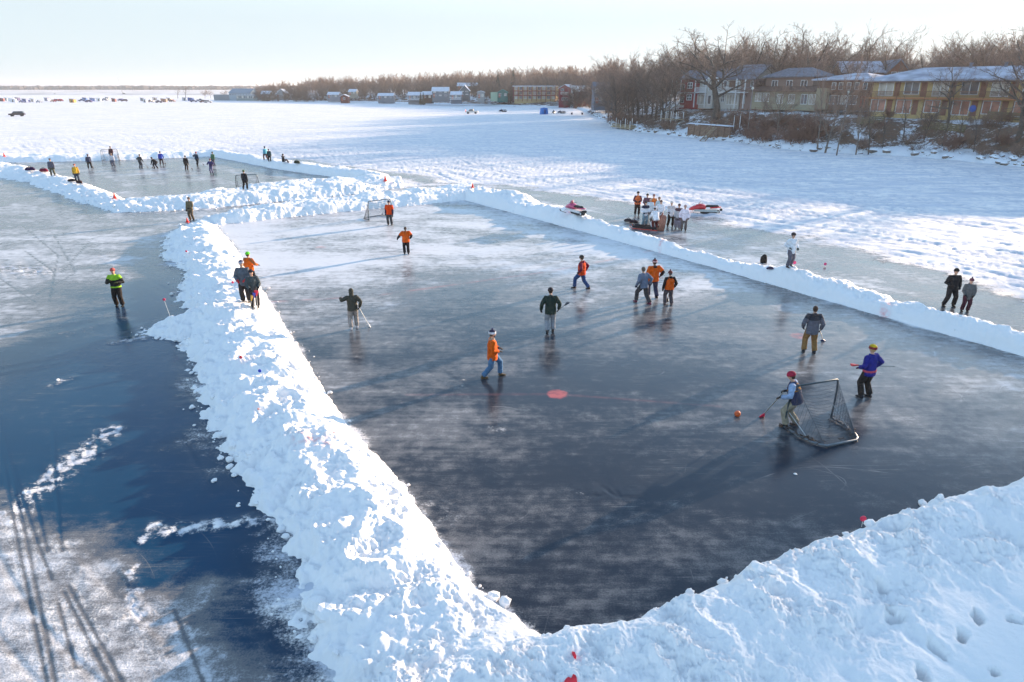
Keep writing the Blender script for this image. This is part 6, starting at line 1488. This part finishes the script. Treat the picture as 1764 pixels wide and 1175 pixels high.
# vehicles and huts far out
def truck(x, y, rz, c, lab, z=0.0, bed=None, s=1.0, pickup=True, name='parked_car', cat='car', group=None):
    o = empty(name, (x, y, z), rz); o.scale = (s, s, s); tag(o, lab, cat, group); p = simple('carpaint_%d_%d_%d' % tuple(int(a*99) for a in c), c, rough=.3, var=.05, coat=.5)
    MB().prism([(-2.4, .45), (2.4, .45), (2.45, .95), (1.4, 1.08), (-2.4, 1.12)], -.9, .9).build('body', p, o)
    cab = [(-.7 if pickup else -2.2, 1.08), (1.35, 1.06), (.75, 1.72), (-.5 if pickup else -1.9, 1.76)]
    MB().prism(cab, -.78, .78).build('cabin', simple('carpaint_%d_%d_%d' % tuple(int(a*99) for a in (bed or c)), bed or c, rough=.3), o)
    MB().prism([(cab[0][0]+.15, 1.14), (1.15, 1.14), (.72, 1.62), (cab[3][0]+.08, 1.64)], -.80, .80).build('side_windows', M_GL, o)
    for sx in (-1.45, 1.5):
        for sy in (-1, 1): MB().tube([(sx, sy*.72, .36), (sx, sy*.93, .36)], .36, 12).build('wheel', simple('rubber', (.02, .02, .022), rough=.7), o)
x, y, z = gs(30, 200.5); truck(x, y, R(200), (.035, .02, .025), 'dark maroon car with a snowy roof alone on the lake at the far left', s=1.0, pickup=False, bed=(.05, .05, .06))
x, y, z = gs(813, 196); truck(x, y, R(175), (.60, .55, .5), 'white pickup truck with a red tailgate far out on the lake', name='pickup_truck', cat='truck')
MB().box(2.46, 2.52, -.8, .8, .5, 1.5).build('tailgate', simple('cone_red', (.75, .05, .04), rough=.5), bpy.data.objects['pickup_truck'])
rr = random.Random(12)
HUTS = [(3, 'n', (.25, .08, .08)), (12, 'w', (.7, .66, .6)), (20, 'w', (.72, .72, .7)), (24, 'w', (.68, .68, .7)), (31, 'h', (.12, .10, .20)), (38, 'c', (.10, .12, .25)), (44, 'h', (.20, .25, .40)), (48, 'c', (.05, .06, .18)), (56, 'w', (.72, .68, .64)), (68, 'c', (.30, .32, .38)), (82, 'h', (.35, .35, .42)), (92, 'c', (.15, .02, .04)), (99, 'c', (.30, .03, .04)), (105, 'c', (.25, .04, .05)),
        (126, 'h', (.45, .25, .06)), (141, 'c', (.03, .06, .20)), (147, 'h', (.08, .16, .36)), (153, 'c', (.05, .03, .15)), (160, 'h', (.22, .28, .50)), (171, 'w', (.74, .72, .70)), (180, 'c', (.35, .33, .36)), (186, 'h', (.4, .4, .36)), (197, 'h', (.25, .10, .10)), (208, 'c', (.10, .08, .25)), (214, 'c', (.08, .03, .06)), (246, 'h', (.32, .32, .34)), (251, 'w', (.6, .6, .6)), (260, 'c', (.3, .25, .25)), (267, 'w', (.6, .5, .45)), (274, 'c', (.06, .05, .09)),
        (283, 'h', (.40, .22, .16)), (292, 'w', (.62, .50, .42)), (297, 'c', (.28, .14, .12)), (318, 'h', (.5, .5, .52)), (329, 'h', (.03, .10, .32)), (334, 'c', (.05, .08, .20)), (345, 'c', (.06, .06, .10)), (350, 'c', (.20, .08, .07)), (359, 'c', (.45, .42, .42))]
def cname(c):
    r, g, b_ = c
    if max(c)-min(c) < .1: return 'white' if r > .55 else ('grey' if r > .2 else 'dark')
    if b_ == max(c): return 'dark blue' if b_ < .25 else 'blue-grey'
    return 'orange-brown' if g > .15 else ('dark red' if r < .4 else 'red')
prev = {}
for i, (u, kd, c_) in enumerate(HUTS):
    v = 175.2 if u not in (20, 24, 44, 56) else 176; v += rr.uniform(-2.2, 2.0); p = gp(u, v); x, y = p; nb = HUTS[i-1]
    where = 'at the far left edge of the row of ice-fishing huts' if u < 15 else ('left of the three dark spruces' if u < 90 else ('below the three dark spruces' if u < 112 else ('between three spruces and the lone spruce' if u < 205 else ('near the lone spruce under the radio mast' if u < 220 else ('in the row right of the lone spruce' if u < 300 else 'at the right end of the row toward the lodge')))))
    kindw = {'h': 'fishing hut', 'w': 'snowy-roofed hut', 'c': 'parked car', 'n': 'fishing hut'}[kd]
    lab = '%s %s %s' % (cname(c_), kindw, where)
    prev[lab] = prev.get(lab, 0)+1
    if prev[lab] > 1: lab = '%s, %s from the left' % (lab, ['', 'second', 'third', 'fourth'][prev[lab]-1])
    g_ = 'huts and cars of the ice-fishing village'
    if kd == 'c': truck(x, y, rr.uniform(-.6, .6)+(PI if rr.random() < .5 else 0), c_, lab, pickup=rr.random() < .4, group=g_)
    else:
        s_ = rr.uniform(1.3, 1.9); o = empty('ice_hut', (x, y, 0), rr.uniform(-.5, .5)); tag(o, lab, 'hut', g_); hm = simple('hut_%d' % i, c_, var=.15, scale=2)
        MB().prism([(-s_, .15), (s_, .15), (s_, 2.1), (-s_, 2.5)], -s_*.7, s_*.7).build('wall', hm, o)
        MB().prism([(-s_-.2, 2.52), (s_+.2, 2.12), (s_+.2, 2.3), (-s_-.2, 2.7)], -s_*.8, s_*.8).build('roof', M_ROOFSNOW if kd == 'w' else simple('hut_roof', (.3, .3, .33)), o)
        MB().box(-.35, .35, -s_*.7-.04, -s_*.7-.003, .2, 1.9).build('door', simple('hut_door', (.12, .08, .06)), o)
# loose lumps of snow beside the banks
def chunks():
    m = MB(); rr = random.Random(8)
    def lump(x, y, z, r):
        b0 = len(m.v); m.ball((x, y, z+r*.35), (r*rr.uniform(.8, 1.4), r*rr.uniform(.8, 1.3), r*rr.uniform(.6, .9)), 7, 5, Matrix.Rotation(rr.uniform(0, 3), 3, 'Z'))
        for i in range(b0, len(m.v)): v = m.v[i]; m.v[i] = (v[0]+rr.uniform(-.16, .16)*r, v[1]+rr.uniform(-.16, .16)*r, v[2]+rr.uniform(-.14, .14)*r)
    def along(pts, n, sd, r0, r1, sgn=0):
        seg = list(zip(pts[:-1], pts[1:])); L_ = [math.hypot(b[0]-a[0], b[1]-a[1]) for a, b in seg]
        for k in range(n):
            (a, b) = rr.choices(seg, L_)[0]; t = rr.random(); x = a[0]+(b[0]-a[0])*t+rr.gauss(0, sd); y = a[1]+(b[1]-a[1])*t+rr.gauss(0, sd)
            lump(x, y, surf(x, y), r0+(r1-r0)*rr.random()**3)
    along(A_out, 300, .28, .02, .10); along(A_in, 130, .16, .015, .08); along(B_in, 90, .10, .02, .10); along(C_in, 60, .15, .015, .06); along(D_in, 60, .3, .03, .1); along(E_out, 60, .6, .05, .15)
    for (u, v, r) in ((545, 1048, .24), (562, 1060, .2), (530, 1040, .1), (485, 912, .10), (492, 925, .09), (1304, 985, .16), (1330, 985, .12), (1590, 870, .12), (1620, 858, .1), (1500, 905, .12), (1245, 1005, .12), (870, 1040, .14), (850, 1030, .12), (400, 770, .1), (380, 790, .09), (355, 590, .1), (1370, 817, .04), (100, 655, .06), (375, 722, .08)):
        x, y, z = gs(u, v); lump(x, y, z-.02, r)
    for k in range(160): u = rr.uniform(420, 1700); v = rr.uniform(560, 1000); p = gp(u, v); 
    m.build('snow_lumps', M_SNOW, None); tag(bpy.data.objects['snow_lumps'], 'loose lumps of snow scattered along the feet of the banks', 'snow lumps', kind='stuff')
chunks()
# ================================================================ thin winter haze over the lake
_m = bpy.data.materials.new('haze_air'); _m.use_nodes = True; _t = _m.node_tree
for _n in list(_t.nodes): _t.nodes.remove(_n)
_o = _t.nodes.new('ShaderNodeOutputMaterial'); _v = _t.nodes.new('ShaderNodeVolumePrincipled')
_v.inputs['Color'].default_value = (.93, .95, 1, 1); _v.inputs['Density'].default_value = .00017; _v.inputs['Anisotropy'].default_value = .3
_t.links.new(_v.outputs['Volume'], _o.inputs['Volume'])
tag(MB().box(-16000, 16000, -400, 14500, -2, 50).build('haze', _m), 'pale haze filling the air over the lake', 'haze', kind='stuff')
